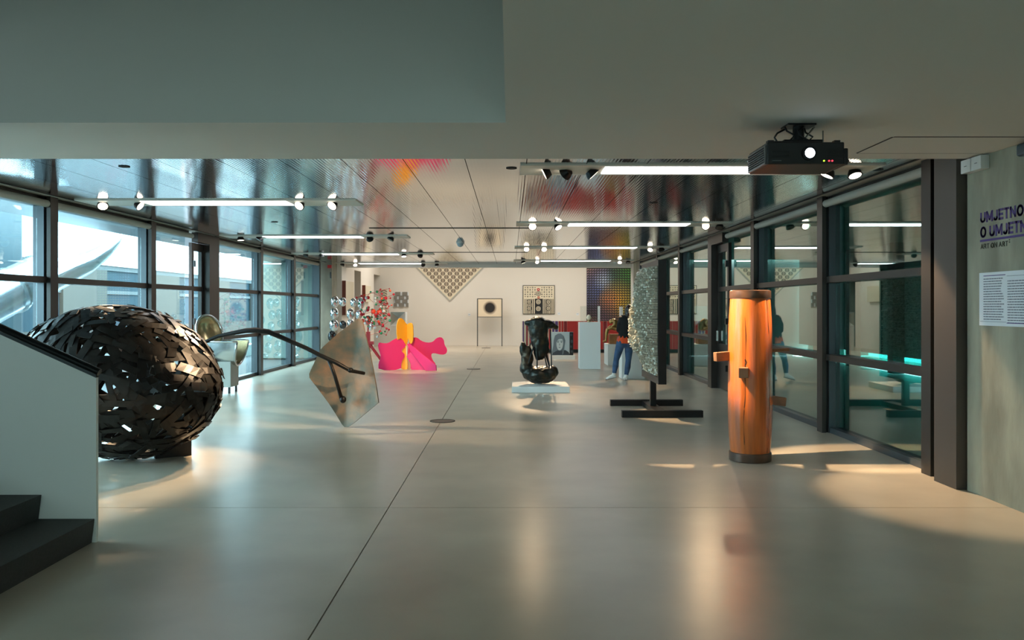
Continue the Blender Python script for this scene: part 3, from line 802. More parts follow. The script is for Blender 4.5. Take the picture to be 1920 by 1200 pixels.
# trough: U section running from the open front (right) to the closed back (left)
us = []
for i in range(9):
    f_ = i / 8.0
    x = (452 - 66 * f_)
    xm_ = P(x, 0, tcD).x
    top = H - (640 - CY) * tcD / F
    dep = .46 * (1 - .25 * f_ ** 2) if f_ < .95 else .30
    hw = .34 * math.sqrt(max(0.05, 1 - (f_ * .86) ** 4))
    us.append([(xm_ - .10 * math.sin(math.pi * j / 12) * (1 - f_), tcD + .1 - hw * math.cos(math.pi * j / 12), top - dep * math.sin(math.pi * j / 12) ** .8) for j in range(13)])
sh = MB()
for lay in (0, 1):
    for r_ in us:
        for j, p in enumerate(r_):
            p = Vector(p)
            if lay: 
                cc = Vector((p.x, tcD + .1, r_[0][2])); p = cc + (p - cc) * .93
            sh.v.append(p)
for lay in (0, 9 * 13):
    for i in range(8):
        for j in range(12):
            A = lay + i * 13 + j; sh.f.append((A, A + 1, A + 14, A + 13))
    sh.f.append(tuple(lay + 8 * 13 + j for j in range(13)))
o = sh.build('seat_shell', 'silver', tb, smooth=True)
sh2 = MB()
for r_ in us:
    for p in r_:
        p = Vector(p); cc = Vector((p.x, tcD + .1, r_[0][2])); sh2.v.append(cc + (p - cc) * .92)
for i in range(8):
    for j in range(12):
        A = i * 13 + j; sh2.f.append((A, A + 1, A + 14, A + 13))
sh2.build('lining', 'brass', tb, smooth=True)
MB().loft(us[0], .022, 10, ref=(1, 0, 0)).build('front_rim', 'silver', tb, smooth=True)
MB().loft([r_[0] for r_ in us], .022, 10, ref=(0, 0, 1)).build('arm_rim', 'silver', tb, smooth=True)
MB().loft([r_[12] for r_ in us], .022, 10, ref=(0, 0, 1)).build('arm_rim', 'silver', tb, smooth=True)
# high oval back leaning left
bc = P(393, 622, tcD + .1); ux = Vector((.62, .78, 0)).normalized(); up = Vector((-.34, .10, .93)); up = (up - ux * up.dot(ux)).normalized(); nn = up.cross(ux)
if nn.y < 0: nn = -nn
bk = MB(); nseg = 24
for s_, dd in ((1.0, 0), (.85, .05), (.5, .10), (.1, .12)):
    for j in range(nseg):
        t = 2 * math.pi * j / nseg
        bk.v.append(bc + ux * .26 * s_ * math.cos(t) + up * .33 * s_ * math.sin(t) + nn * dd)
for r_ in range(3):
    for j in range(nseg):
        q_ = (j + 1) % nseg; bk.f.append((r_ * nseg + j, r_ * nseg + q_, (r_ + 1) * nseg + q_, (r_ + 1) * nseg + j))
bk.f.append(tuple(3 * nseg + j for j in range(nseg)))
o = bk.build('backrest', 'brass', tb, smooth=True); so = o.modifiers.new('thick', 'SOLIDIFY'); so.thickness = .015
MB().loft([bc + ux * .265 * math.cos(2 * math.pi * j / 28) + up * .335 * math.sin(2 * math.pi * j / 28) for j in range(29)], .024, 10, ref=nn).build('back_rim', 'silver', tb, smooth=True)
a, b_ = P(402, 0, tcD).x, P(437, 0, tcD).x
MB().box(a - .06, b_ - .005, tcD - .12, tcD + .34, .12, .60).build('plinth_box', 'plinth_grey', tb, bevel=.005)
MB().box(a - .05, a + .05, tcD - .16, tcD - .121, .3, .86).build('bracket', 'silver', tb)
for xx in (a - .04, b_ - .06):
    for yy in (tcD - .1, tcD + .28):
        MB().box(xx, xx + .035, yy, yy + .035, 0, .12).build('leg', 'black_steel', tb)

# ------------------------------------------------------------------ chrome lenses
cD = 25.8
ch = thing('chrome_lens_sculpture', (P(650, 0, cD).x, cD, 0), 'columns of polished chrome lenses stacked behind the copper leaf', 'sculpture')
lens = [(628, 566, 8, 11), (642.5, 566, 7, 8.5), (662.5, 567.5, 6.3, 8.5), (676.7, 569, 7, 11), (627, 588, 8, 11), (657.5, 589, 7.5, 11), (673, 590, 7, 9.5), (626, 610, 9, 11), (643, 609, 6.8, 8), (657.5, 606, 7, 8), (690, 600, 6, 9), (695, 611, 6, 9), (623, 630.5, 8.3, 11), (642, 629, 7, 10), (658, 627, 7, 9), (675, 612, 7, 10), (676, 631, 7, 10), (625, 652, 8.5, 11), (643, 650, 7.5, 11), (660, 648, 7.5, 11), (677, 652, 7.5, 11), (694, 650, 5.5, 10), (627, 668, 8, 6.6), (660, 667, 8, 7.5), (686, 668, 7, 6.5)]
for i, (x, y, rx, ry) in enumerate(lens):
    c = P(x, y, cD + (.1 if i % 3 == 0 else 0)); k = cD / F
    rot = Matrix.Rotation(random.uniform(-.5, .5), 3, 'Z')
    MB().ell(c, (rx * k, .07, ry * k), 20, 12, rot).build('chrome_lens', 'chrome_dark' if i in (8, 12, 10) else 'chrome', ch, smooth=True)

# ------------------------------------------------------------------ bead bush on red stand
bD = 24.4
bb = thing('bead_bush_sculpture', (P(700, 0, bD).x, bD, 0), 'bush of red and green beads on thin rods with a red stand', 'sculpture')
k = bD / F
st_ = MB().box(P(687, 0, bD).x, P(694, 0, bD).x, bD - .05, bD + .05, 0, P(0, 622, bD).z)
st_.build('post', 'red_paint', bb)
MB().cyl(P(690, 641, bD), P(714, 674, bD), .045, 10).build('leg', 'red_paint', bb, smooth='auto')
MB().cyl(P(690, 641, bD), (P(676, 0, bD).x, bD + .3, .04), .045, 10).build('leg', 'red_paint', bb, smooth='auto')
MB().box(P(684, 0, bD).x, P(701, 0, bD).x, bD - .07, bD + .07, P(0, 646, bD).z, P(0, 640, bD).z).build('collar', 'red_paint', bb)
random.seed(21)
big = [(700, 584, 4.2, 'bead_orange'), (711, 585, 4.4, 'bead_orange'), (718, 562, 3, 'bead_green'), (723, 559, 2.8, 'bead_red'), (707, 547, 2.2, 'bead_green'), (713, 566, 2.6, 'bead_red'),
       (738, 552, 2, 'bead_red'), (730, 541, 1, 'bead_red'), (732, 559, 1.5, 'bead_red'), (716, 551, 2, 'bead_red'), (713.5, 542.5, 1.5, 'bead_red'), (729, 574.5, 1.3, 'bead_red'), (717, 610, 3, 'bead_red'), (712.5, 622, 2.6, 'bead_red'), (725, 616, 2, 'bead_red'), (724, 628, 1.2, 'bead_red'), (729, 618, 1.8, 'bead_red'), (668.5, 558, 1.7, 'bead_red'), (677.5, 555, 2, 'bead_red'), (683, 560, 3, 'bead_red'), (690, 558, 3, 'bead_red'), (695, 547.5, 1.6, 'bead_green')]
beads = [(690, 612, 1.5, 'bead_green')] + big
for i in range(95):
    x, y = random.gauss(703, 17), random.gauss(588, 17)
    beads.append((x, y, random.uniform(1.3, 2.6), random.choice(['bead_red', 'bead_red', 'bead_green', 'bead_green', 'bead_orange', 'plastic_white'])))
rods = MB(); pos = []
sphere = {}
for i, (x, y, r_, mt) in enumerate(beads):
    c = P(x, y, bD + random.uniform(-.35, .35) * (0 if i < 3 else 1))
    if mt not in sphere:
        sphere[mt] = MB().ell((0, 0, 0), 1.0, 10, 7).build('bead', mt, None, smooth=True); o = sphere[mt]
    else:
        o = sphere[mt].copy(); C.objects.link(o)
    o.parent = bb; o.location = c - ORG[bb]; rr_ = r_ * k * 1.15; o.scale = (rr_, rr_, rr_)
    if pos:
        q_ = min(pos, key=lambda p: (p - c).length); rods.cyl(q_, c, .006, 6)
    else:
        rods.cyl(P(690, 624, bD), c, .02, 6)
    pos.append(c)
rods.build('rods', 'red_paint', bb)

# ------------------------------------------------------------------ pink and yellow cut-out
kD = FD(693)
pk = thing('cutout_sculpture', (P(763, 0, kD).x, kD, 0), 'pink and yellow interlocking cut-out panels standing on the floor', 'sculpture')
Z5 = lambda pts: [(560 + a * .2, 580 + b_ * .2) for a, b_ in pts]
def smooth_outline(pts, it=2):
    for _ in range(it):
        q_ = []
        for i in range(len(pts)):
            a, b_ = pts[i], pts[(i + 1) % len(pts)]
            q_ += [(a[0] * .75 + b_[0] * .25, a[1] * .75 + b_[1] * .25), (a[0] * .25 + b_[0] * .75, a[1] * .25 + b_[1] * .75)]
        pts = q_
    return pts
def panel(name, pts, t, mat, th=.025, D=kD, sm=1):
    q_ = plane_px(smooth_outline(Z5(pts), sm) if sm else Z5(pts), D, 763, t)
    for v in q_: v.z = max(v.z, .001)
    n_ = Vector((-t, 1, 0)).normalized() * th
    return MB().prism(q_, n_).build(name, mat, pk)
panel('pink_panel', [(750, 575), (748, 500), (776, 455), (742, 345), (752, 308), (790, 318), (840, 318), (880, 290), (925, 268), (960, 270), (995, 300), (1008, 345), (955, 385), (1004, 430), (962, 490), (960, 575)], .35, 'pink')
panel('pink_panel', [(1050, 575), (1050, 500), (1020, 430), (1035, 300), (1065, 266), (1110, 262), (1150, 297), (1210, 314), (1260, 305), (1290, 270), (1335, 258), (1362, 285), (1366, 330), (1394, 375), (1386, 415), (1345, 428), (1262, 408), (1240, 425), (1255, 475), (1288, 515), (1288, 575)], .25, 'pink')
panel('pink_panel', [(1014, 322), (1050, 330), (1130, 400), (1286, 525), (1288, 575), (1190, 575), (1110, 470), (1050, 395)], -.9, 'pink', sm=0)
panel('pink_panel', [(1012, 440), (1050, 398), (1192, 570), (1192, 578), (1055, 578), (1048, 505)], -.35, 'pink', sm=0)
panel('yellow_panel', [(930, 285), (921, 230), (921, 150), (930, 108), (945, 86), (965, 83), (985, 100), (1005, 128), (1020, 142), (1020, 300), (1010, 345), (990, 300), (960, 270)], .8, 'yellow', sm=0)
panel('yellow_panel', [(1014, 144), (1035, 130), (1050, 127), (1063, 138), (1069, 160), (1072, 240), (1067, 300), (1058, 320), (1046, 322), (1034, 295), (1024, 266), (1015, 310)], -.8, 'yellow', sm=0)
panel('yellow_panel', [(1008, 330), (958, 385), (1002, 430), (962, 490), (962, 578), (1020, 578), (1020, 500), (1010, 430)], -.5, 'yellow')
panel('cream_panel', [(1014, 300), (1028, 330), (1052, 390), (1020, 430), (1050, 510), (1052, 578), (1022, 578), (1014, 430)], 1.2, 'print_cream')

# ------------------------------------------------------------------ bronze on low plinth
bz = 15.7
pb = thing('low_plinth', (P(1014, 0, bz).x, bz + .5, 0), 'low white square plinth under the dark bronze', 'plinth')
MB().box(P(960, 0, bz).x, P(1068.3, 0, bz).x, bz, bz + 1.07, 0, .112).build('block', 'plinth_white', pb, bevel=.004)
bD2 = 16.2
br = thing('bone_bronze', (P(1012, 0, bD2).x, bD2, .112), 'dark bronze bone-like mass propped on thin rods over a bowl', 'sculpture')
Z8 = lambda x, y, d=0: P(940 + x * .15, 570 + y * .15, bD2 + d)
kk = .15 * bD2 / F
def ell8(mb, x, y, rx, ry, rd, d=0, rotY=0):
    mb.ell(Z8(x, y, d), (rx * kk, rd * kk, ry * kk), 16, 10, Matrix.Rotation(rotY, 3, 'Y'))
up_ = MB()
up_.loft([Z8(470, 210), Z8(460, 320), Z8(470, 430), Z8(480, 540), Z8(485, 640), Z8(482, 700)], [(140 * kk, 125 * kk), (124 * kk, 115 * kk), (110 * kk, 105 * kk), (92 * kk, 95 * kk), (76 * kk, 76 * kk), (44 * kk, 48 * kk)], 16)
for a in ((450, 215, 100, 58, 120), (360, 232, 62, 42, 70), (320, 238, 34, 34, 45), (540, 235, 110, 45, 100), (620, 270, 70, 40, 70), (675, 288, 36, 32, 40), (440, 190, 55, 36, 60), (560, 500, 36, 90, 45), (570, 570, 30, 60, 40)): ell8(up_, *a)
remesh(up_.build('upper_mass', 'bronze', br, smooth=True), .016, 4, .035, .10)
lo = MB()
for a in ((470, 880, 175, 108, 170), (360, 860, 100, 100, 130), (600, 870, 100, 95, 130), (305, 700, 62, 130, 70), (272, 570, 46, 100, 52), (310, 790, 80, 100, 100), (655, 845, 62, 75, 75), (640, 808, 46, 42, 46), (335, 600, 54, 80, 60), (350, 690, 56, 80, 66), (560, 840, 90, 70, 100)): ell8(lo, *a)
lo.ell(Z8(480, 955), (140 * kk, 120 * kk, 40 * kk), 16, 10)
remesh(lo.build('lower_bowl', 'bronze', br, smooth=True), .016, 4, .035, .10)
for (a, b_) in (((447, 320, -.12), (447, 830, -.12)), ((470, 320, -.10), (335, 750, -.1)), ((612, 320, -.05), (628, 780, -.05)), ((520, 560, -.05), (572, 790, -.1)), ((568, 620, .02), (604, 790, 0)), ((530, 560, .05), (600, 780, .05)), ((400, 420, .05), (345, 545, .05)), ((560, 455, 0), (580, 450, .1))):
    MB().cyl(Z8(*a), Z8(*b_), .013, 8).build('rod', 'rod_iron', br)

# ------------------------------------------------------------------ relief panel on H stand
rp_ = thing('relief_panel', (2.23, 12.9, 0), 'upright black framed relief of silver blocks on an H stand', 'sculpture')
n0, n1 = 12.13, 13.67; za, zb_ = .485, 2.316
MB().box(1.64, 2.83, n0, n0 + .11, 0, .10).build('foot_bar', 'black_steel', rp_)
MB().box(1.64, 2.83, 13.55, 13.66, 0, .10).build('foot_bar', 'black_steel', rp_)
MB().box(2.15, 2.31, n0 + .11, 13.55, .012, .085).build('cross_bar', 'black_steel', rp_)
MB().box(2.18, 2.27, 12.86, 12.95, .085, za).build('post', 'black_steel', rp_)
MB().box(2.17, 2.29, n0, n0 + .06, za, zb_).build('frame_bar', 'black_steel', rp_)
MB().box(2.17, 2.29, n1 - .06, n1, za, zb_).build('frame_bar', 'black_steel', rp_)
MB().box(2.17, 2.29, n0 + .06, n1 - .06, za, za + .1).build('frame_bar', 'black_steel', rp_)
MB().box(2.17, 2.29, n0 + .06, n1 - .06, zb_ - .08, zb_).build('frame_bar', 'black_steel', rp_)
MB().box(2.20, 2.26, n0 + .06, n1 - .06, za + .1, zb_ - .08).build('back_board', 'plinth_grey', rp_)
random.seed(5)
PZ = [(.55, .0), (.66, .03), (.75, .09), (.85, .15), (.98, .26), (1.1, .30), (1.42, .31), (1.55, .29), (1.75, .24), (1.9, .225), (2.1, .19), (2.2, .13), (2.3, .03)]
def prof_z(z):
    for (a, ha), (b_, hb) in zip(PZ, PZ[1:]):
        if a <= z <= b_: return ha + (hb - ha) * (z - a) / (b_ - a)
    return .02
for sgn in (-1, 1):
    rb_ = MB(); ny, nz_ = 40, 46
    for i in range(ny):
        for j in range(nz_):
            y = n0 + .075 + (n1 - n0 - .15) * (i + .5) / ny; z = za + .11 + (zb_ - za - .2) * (j + .5) / nz_
            u = (y - 12.9) / .72; v = (z - 1.33) / .80
            hh = prof_z(z) * max(0, 1 - u * u) ** .55 if sgn < 0 else .02 * max(0, 1 - u * u - v * v)
            hh = hh * random.uniform(.8, 1.1) + random.uniform(0, .022) + .006
            hy, hz = random.uniform(.009, .022), random.uniform(.007, .018)
            xs = 2.23 + sgn * .03
            a = random.uniform(-.5, .5)
            rb_.obox((xs + sgn * hh / 2, y, z), (hh / 2, 0, 0), (random.uniform(-.01, .01), hy, hy * a), (random.uniform(-.01, .01), -hz * a, hz))
    rb_.build('silver_blocks', 'relief_silver', rp_, kind='stuff', normals=False)

# ------------------------------------------------------------------ upright log
lg = thing('log_sculpture', LOG, 'upright orange wooden log banded at both ends with wooden pegs', 'sculpture')
prof = [(.0, .001), (.212, .001), (.212, .095)]
lx, ly = LOG.x, LOG.y
def ring_loft(profile, n=48):
    return [Vector((lx, ly, z)) for r_, z in profile], [r_ for r_, z in profile]
p_, r_ = ring_loft([(.205, .0), (.217, .006), (.218, .088), (.212, .095)])
MB().loft(p_, r_, 48).build('base_band', 'wood_band', lg, smooth='auto')
body_p = []
for i in range(25):
    t = i / 24; z = .095 + t * (1.712 - .095)
    body_p.append((.204 + .026 * math.sin(math.pi * min(1, t * 1.02)) ** .8 + .004 * math.sin(t * 9), z))
p_, r_ = ring_loft(body_p)
lb_ = MB().loft(p_, r_, 64)
# carve the long splits
ang_cracks = [(-2.1, .03), (-.85, .022)]
for i, v in enumerate(lb_.v):
    th = math.atan2(v.y - ly, v.x - lx)
    for (ac, wd) in ang_cracks:
        wob = .04 * math.sin(v.z * 3.1 + ac) + .02 * math.sin(v.z * 11)
        if abs(th - ac - wob) < .035:
            c_ = Vector((lx, ly, v.z)); lb_.v[i] = c_ + (v - c_) * .975
lb_.build('trunk', 'wood_log', lg, smooth='auto')
for (ac, wd) in ang_cracks:
    cr = MB(); pts = []
    for i in range(31):
        z = .10 + i / 30 * 1.60; t = (z - .095) / 1.617
        r0 = .204 + .026 * math.sin(math.pi * min(1, t * 1.02)) ** .8 + .004 * math.sin(t * 9)
        th = ac + .04 * math.sin(z * 3.1 + ac) + .02 * math.sin(z * 11)
        pts.append(Vector((lx + (r0 - .004) * math.cos(th), ly + (r0 - .004) * math.sin(th), z)))
    cr.loft(pts, [.0026 + .0018 * math.sin(i * .9) for i in range(31)], 6).build('split', 'crack', lg)
p_, r_ = ring_loft([(.212, 1.712), (.214, 1.716), (.212, 1.792), (.19, 1.80)])
MB().loft(p_, r_, 48).build('top_band', 'wood_band', lg, smooth='auto')
def peg(px, py, d, ln, w_, hgt, D=None):
    c = P(px, py, D or (ly - .1)); d = Vector(d).normalized(); s_ = d.cross(Vector((0, 0, 1))).normalized(); u_ = s_.cross(d)
    return MB().obox(c, d * ln / 2, s_ * w_ / 2, u_ * hgt / 2).build('peg', 'wood_peg', lg, bevel=.006)
peg(1358, 668, (-1, -.25, -.05), .22, .07, .095, ly)
peg(1394, 698, (-.28, -1, 0.02), .30, .095, .10, ly - .27)
peg(1455, 751, (1, -.25, -.12), .20, .07, .09, ly - .05)
peg(1459, 656.5, (1, .15, .05), .22, .08, .032, ly)
MB().loft([P(1397, 674, ly - .235), P(1400, 680, ly - .24), P(1397, 686, ly - .24), P(1399, 690, ly - .24)], .006, 6).build('hook', 'rod_iron', lg)

# ------------------------------------------------------------------ pedestals, portrait, small works
def pedestal(xl, xr, ybot, ztop, depth, label, name='white_pedestal'):
    D = FD(ybot); o = thing(name, ((P(xl, 0, D).x + P(xr, 0, D).x) / 2, D + depth / 2, 0), label, 'pedestal', 'white pedestals')
    MB().box(P(xl, 0, D).x, P(xr, 0, D).x, D, D + depth, 0, ztop).build('block', 'plinth_white', o, bevel=.004)
    return D
d1 = pedestal(1087, 1126, 692, 1.225, .5, 'tall white pedestal carrying a small pale head')
d2 = pedestal(1166, 1209, 710.5, .68, .5, 'white pedestal behind the legs of the woman')
d3 = pedestal(1139.7, 1187, 685.3, .585, .9, 'white pedestal under the seated gilt figure')
hd = thing('small_head', P(1104, 604, d1 + .25), 'tiny pale head standing on the tall white pedestal', 'sculpture')
hc = Vector((hd.location.x, hd.location.y, 1.225))
hd.location = hc; ORG[hd] = hc.copy()
MB().loft([hc, hc + Vector((0, 0, .03)), hc + Vector((0, 0, .07))], [.05, .04, .035], 14).build('neck', 'brass', hd, smooth=True)
hm = MB().ell(hc + Vector((0, 0, .125)), (.055, .065, .075), 16, 12).ell(hc + Vector((0, -.065, .12)), (.012, .018, .02)).ell(hc + Vector((.055, 0, .12)), (.01, .02, .025)).ell(hc + Vector((-.055, 0, .12)), (.01, .02, .025))
hm.build('head', 'print_cream', hd, smooth=True)
# acrylic sheet standing behind the head, white upright board beyond
ac = thing('acrylic_case', (P(1106, 0, 26).x, 26, 0), 'clear upright acrylic sheet with a white post behind the tall pedestal', 'display case')
A, B_ = P(1088, 0, 26).x, P(1121, 0, 26).x
MB().box(A, B_, 26, 26.012, .05, P(0, 574, 26).z).build('sheet', 'acrylic', ac)
MB().box(B_, P(1125, 0, 26).x, 25.98, 26.05, 0, P(0, 574, 26).z).build('post', 'plinth_white', ac)
MB().box(A, B_, 25.95, 26.06, 0, .05).build('base', 'plinth_white', ac)
wbd = thing('white_post', (P(1164.5, 0, 27).x, 27, 0), 'narrow white upright board seen left of the woman', 'board')
MB().box(P(1162, 0, 27).x, P(1167, 0, 27).x, 26.9, 27.1, .03, P(0, 575, 27).z).build('board', 'plinth_white', wbd)
MB().box(P(1160, 0, 27).x, P(1169, 0, 27).x, 26.85, 27.15, 0, .03).build('foot', 'plinth_white', wbd)
# seated gilt figure
sD = d3 + .35; Z1 = lambda x, y, d=0: P(1060 + x * .2167, 470 + y * .2167, sD + d)
wb_ = thing('wood_block', (P(1150, 0, sD).x, sD, .585), 'small wooden block under the seated gilt figure', 'block')
MB().box(Z1(380, 0).x, Z1(480, 0).x, sD - .12, sD + .22, .586, Z1(0, 722).z).build('body', 'wood_block', wb_, bevel=.004)
sf = thing('seated_figure', (Z1(430, 0).x, sD + .05, Z1(0, 722).z), 'slumped gilt bronze figure seated on a wooden block', 'sculpture')
fg = MB(); q_ = lambda x, y, d=0: Z1(x - 6, y - 14, d + .0)
fg.loft([q_(450, 700), q_(452, 670), q_(445, 640), q_(425, 620), q_(408, 612)], [(.085, .10), (.085, .10), (.085, .115), (.075, .11), (.04, .05)], 14)
fg.ell(q_(398, 628), (.05, .055, .065), 14, 10)
for s_ in (-.07, .07):
    fg.loft([q_(448, 690, s_), q_(410, 680, s_), q_(372, 690, s_)], [.068, .06, .052], 12, ref=(0, 1, 0))
    fg.loft([q_(372, 690, s_), q_(362, 730, s_), q_(358, 780, s_), q_(356, 795, s_)], [.052, .05, .036, .03], 12, ref=(0, 1, 0))
    fg.loft([q_(362, 790, s_), q_(345, 797, s_), q_(328, 802, s_)], [.028, .024, .014], 10, ref=(0, 1, 0))
    fg.loft([q_(432, 624, s_ * 1.5), q_(428, 655, s_ * 1.7), q_(405, 672, s_ * 1.3), q_(385, 668, s_ * .6)], [.042, .038, .032, .026], 10, ref=(0, 1, 0))
remesh(fg.build('figure', 'gilt', sf, smooth=True), .011, 3)
MB().ell(q_(408, 622), (.045, .05, .05), 14, 10).build('hair_cap', 'bronze', sf, smooth=True)
# portrait board
pD = FD(674)
ptp = thing('portrait_plinth', (P(1055, 0, pD).x, pD + .3, 0), 'low white plinth under the portrait board', 'plinth')
zt_ = H - (666.5 - CY) * pD / F
MB().box(P(1032, 0, pD).x, P(1078.5, 0, pD).x, pD, pD + .6, 0, zt_).build('block', 'plinth_white', ptp, bevel=.004)
po = thing('portrait_board', (P(1054, 0, pD).x, pD + .15, zt_), 'grey portrait of a long haired person beside a dark strip', 'picture')
pd = pD + .1
def fw(x, y, D=pd): return P(x, y, D)
def flat(par, name, pts, D, mat, th=.004):
    return MB().prism([P(x, y, D) for x, y in pts], (0, th, 0)).build(name, mat, par)
x0p, x1p, yp = 1033.5, 1075, 622.5
MB().box(fw(x0p, 0).x, fw(x1p, 0).x, pd, pd + .12, zt_, fw(0, yp).z).build('board', 'photo_pale', po)
flat(po, 'dark_strip', [(1068, 622.6), (1074.9, 622.6), (1074.9, 666), (1068, 666)], pd - .005, 'print_black')
for i, (x, y, r_) in enumerate(((1071, 628, 2), (1072, 640, 2.4), (1070.5, 650, 2), (1072, 659, 2))):
    MB().disc(P(x, y, pd - .009), (1, 0, 0), (0, 0, 1), r_ * pd / F, r_ * 1.3 * pd / F, (0, .003, 0), 10).build('strip_figure', 'photo_dark', po)
z8 = lambda pts: [(940 + a * .15, 570 + b_ * .15) for a, b_ in pts]
flat(po, 'hair', z8([(640, 640), (632, 600), (650, 520), (655, 450), (670, 395), (710, 370), (745, 370), (780, 400), (800, 460), (790, 520), (780, 570), (770, 640)]), pd - .005, 'photo_mid')
flat(po, 'sweater', z8([(632, 640), (640, 615), (680, 590), (705, 580), (740, 585), (800, 575), (840, 600), (853, 625), (853, 640)]), pd - .009, 'photo_dark')
flat(po, 'face', smooth_outline(z8([(690, 470), (705, 435), (745, 422), (772, 450), (772, 520), (755, 565), (725, 585), (700, 560), (688, 515)]), 2), pd - .013, 'photo_skin')
flat(po, 'fringe', smooth_outline(z8([(672, 500), (672, 430), (700, 392), (745, 385), (778, 410), (784, 450), (745, 432), (705, 445), (690, 480)]), 1), pd - .017, 'photo_mid')
flat(po, 'hair_lock', smooth_outline(z8([(770, 440), (795, 470), (785, 560), (778, 620), (760, 640), (765, 570), (776, 510)]), 1), pd - .017, 'photo_mid')
for ex in (708, 752):
    flat(po, 'brow', z8([(ex - 14, 467), (ex + 14, 465), (ex + 14, 459), (ex - 14, 461)]), pd - .017, 'photo_dark')
    MB().disc(P(940 + ex * .15, 570 + 479 * .15, pd - .017), (1, 0, 0), (0, 0, 1), 10 * .15 * pd / F, 5 * .15 * pd / F, (0, .003, 0), 10).build('eye', 'photo_dark', po)
flat(po, 'nose', z8([(727, 485), (733, 515), (722, 519)]), pd - .017, 'photo_mid')
flat(po, 'mouth', z8([(712, 541), (728, 537), (744, 541), (728, 549)]), pd - .017, 'photo_mid')
# red striped long board
rD = 29.45
rs = thing('striped_board', (P(1090, 0, rD).x, rD, 0), 'long low board of red and cream stripes on a black base', 'sculpture')
zb0, zt1 = H - (655 - CY) * rD / F, H - (602 - CY) * rD / F
X0, X1 = P(979, 0, rD).x, 5.2
MB().box(X0, X1, rD + .005, rD + .06, zb0, zt1).build('board', 'print_cream', rs)
MB().box(X0 + .6, X1, rD - .02, rD + .12, 0, zb0).build('base', 'print_black', rs)
random.seed(9); x = X0 + .02
while x < X1 - .03:
    t = (x - X0) / 1.6
    w_ = random.uniform(.03, .06) + min(.12, .05 * t); gap = max(.006, random.uniform(.06, .11) * (1 - t)) if t < 1 else random.choice([.0, .004, .012])
    mt = 'stripe_blue' if (t < .8 and random.random() < .22) else random.choice(['stripe_red', 'stripe_red', 'stripe_dark'] if t < 1 else ['stripe_red', 'stripe_red', 'stripe_red', 'stripe_dark', 'stripe_red'])
    w_ = min(w_, X1 - x)
    MB().box(x, x + w_, rD - .004, rD + .004, zb0 + .002, zt1 - .002).build('stripe', mt, rs); x += w_ + gap

# ------------------------------------------------------------------ far wall works
fD = DF - .04
# dotted diamond
di = thing('dot_canvas', P(843.5, 494, DF), 'diamond-hung canvas of round grey dots under the beam', 'picture')
dc = P(843.5, 493.5, fD); hd_ = 69 * fD / F
MB().prism([dc + Vector((hd_ + .07, 0, 0)), dc + Vector((0, 0, hd_ + .07)), dc - Vector((hd_ + .07, 0, 0)), dc - Vector((0, 0, hd_ + .07))], (0, .035, 0)).build('frame', 'plinth_grey', di)
MB().prism([dc + Vector((hd_, -.005, 0)), dc + Vector((0, -.005, hd_)), dc + Vector((-hd_, -.005, 0)), dc + Vector((0, -.005, -hd_))], (0, .004, 0)).build('canvas', 'print_cream', di)
stp = hd_ / 10.6; dsk = None
for i in range(10):
    for j in range(10):
        u, v = (i - 4.5), (j - 4.5)
        c = dc + Vector(((u - v) * stp, -.012, (u + v) * stp))
        if dsk is None:
            dsk = MB().disc((0, 0, 0), (1, 0, 0), (0, 0, 1), stp * .64, stp * .64, (0, .006, 0), 18).build('dot', 'dot_print'); o = dsk
        else:
            o = dsk.copy(); C.objects.link(o)
        o.parent = di; o.location = c - ORG[di]
# woven relief
wv_ = thing('woven_relief', P(752.5, 561, DF), 'small square woven grey relief on the far wall', 'picture')
MB().prism([P(x, y, fD) for x, y in ((739, 547.5), (766, 547.5), (766, 575), (739, 575))], (0, .038, 0)).build('board', 'panel_white', wv_)
for r_ in range(4):
    for c_ in range(3):
        xx = 739.3 + (c_ * 13.2 + (2.0 if r_ % 2 == 0 else -4.2)); a, b_ = max(739, xx), min(766, xx + 9.5)
        if b_ - a < 1: continue
        p0, p1 = P(a, 547.5 + r_ * 6.9, fD), P(b_, 547.5 + r_ * 6.9 + 6.7, fD)
        MB().box(p0.x, p1.x, fD - .05, fD - .001, p1.z, p0.z).build('woven_block', 'print_grey', wv_)
# striped zigzag picture in the corner
zg = thing('zigzag_picture', P(720, 552, DF), 'narrow grey zigzag picture in the far left corner', 'picture')
MB().prism([P(x, y, fD) for x, y in ((714, 542), (726, 542), (726, 600), (714, 600))], (0, .038, 0)).build('board', 'print_cream', zg)
for i in range(12):
    y = 543 + i * 4.6
    MB().prism([P(px, py, fD - .004) for px, py in ((714.2, y + 3), (720, y), (725.8, y + 3), (725.8, y + 5.2), (720, y + 2.2), (714.2, y + 5.2))], (0, .003, 0)).build('zigzag', 'print_grey', zg)
# black sun stand
sn = thing('black_sun_stand', P(918, 648, 34.3), 'cream picture of a black sun standing on thin steel legs', 'picture')
sd = 34.3; ORG[sn] = Vector((P(918, 0, sd).x, sd, 0)); sn.location = ORG[sn]
sc_c = P(918.5, 577, sd)
me_ = MB().box(P(895, 0, sd).x - sc_c.x, P(941.5, 0, sd).x - sc_c.x, 0, .03, P(0, 594, sd).z - sc_c.z, P(0, 560.5, sd).z - sc_c.z).build('panel', 'sun_print'); me_.parent = sn; me_.location = sc_c - ORG[sn]
for x in (895.3, 941.2):
    c = P(x, 0, sd); MB().box(c.x - .02, c.x + .02, sd - .015, sd + .045, 0, P(0, 560, sd).z).build('leg', 'drain_metal', sn)
for y in (560, 594.3):
    MB().box(P(895, 0, sd).x, P(941.5, 0, sd).x, sd - .012, sd + .04, P(0, y, sd).z - .012, P(0, y, sd).z + .012).build('rail', 'drain_metal', sn)
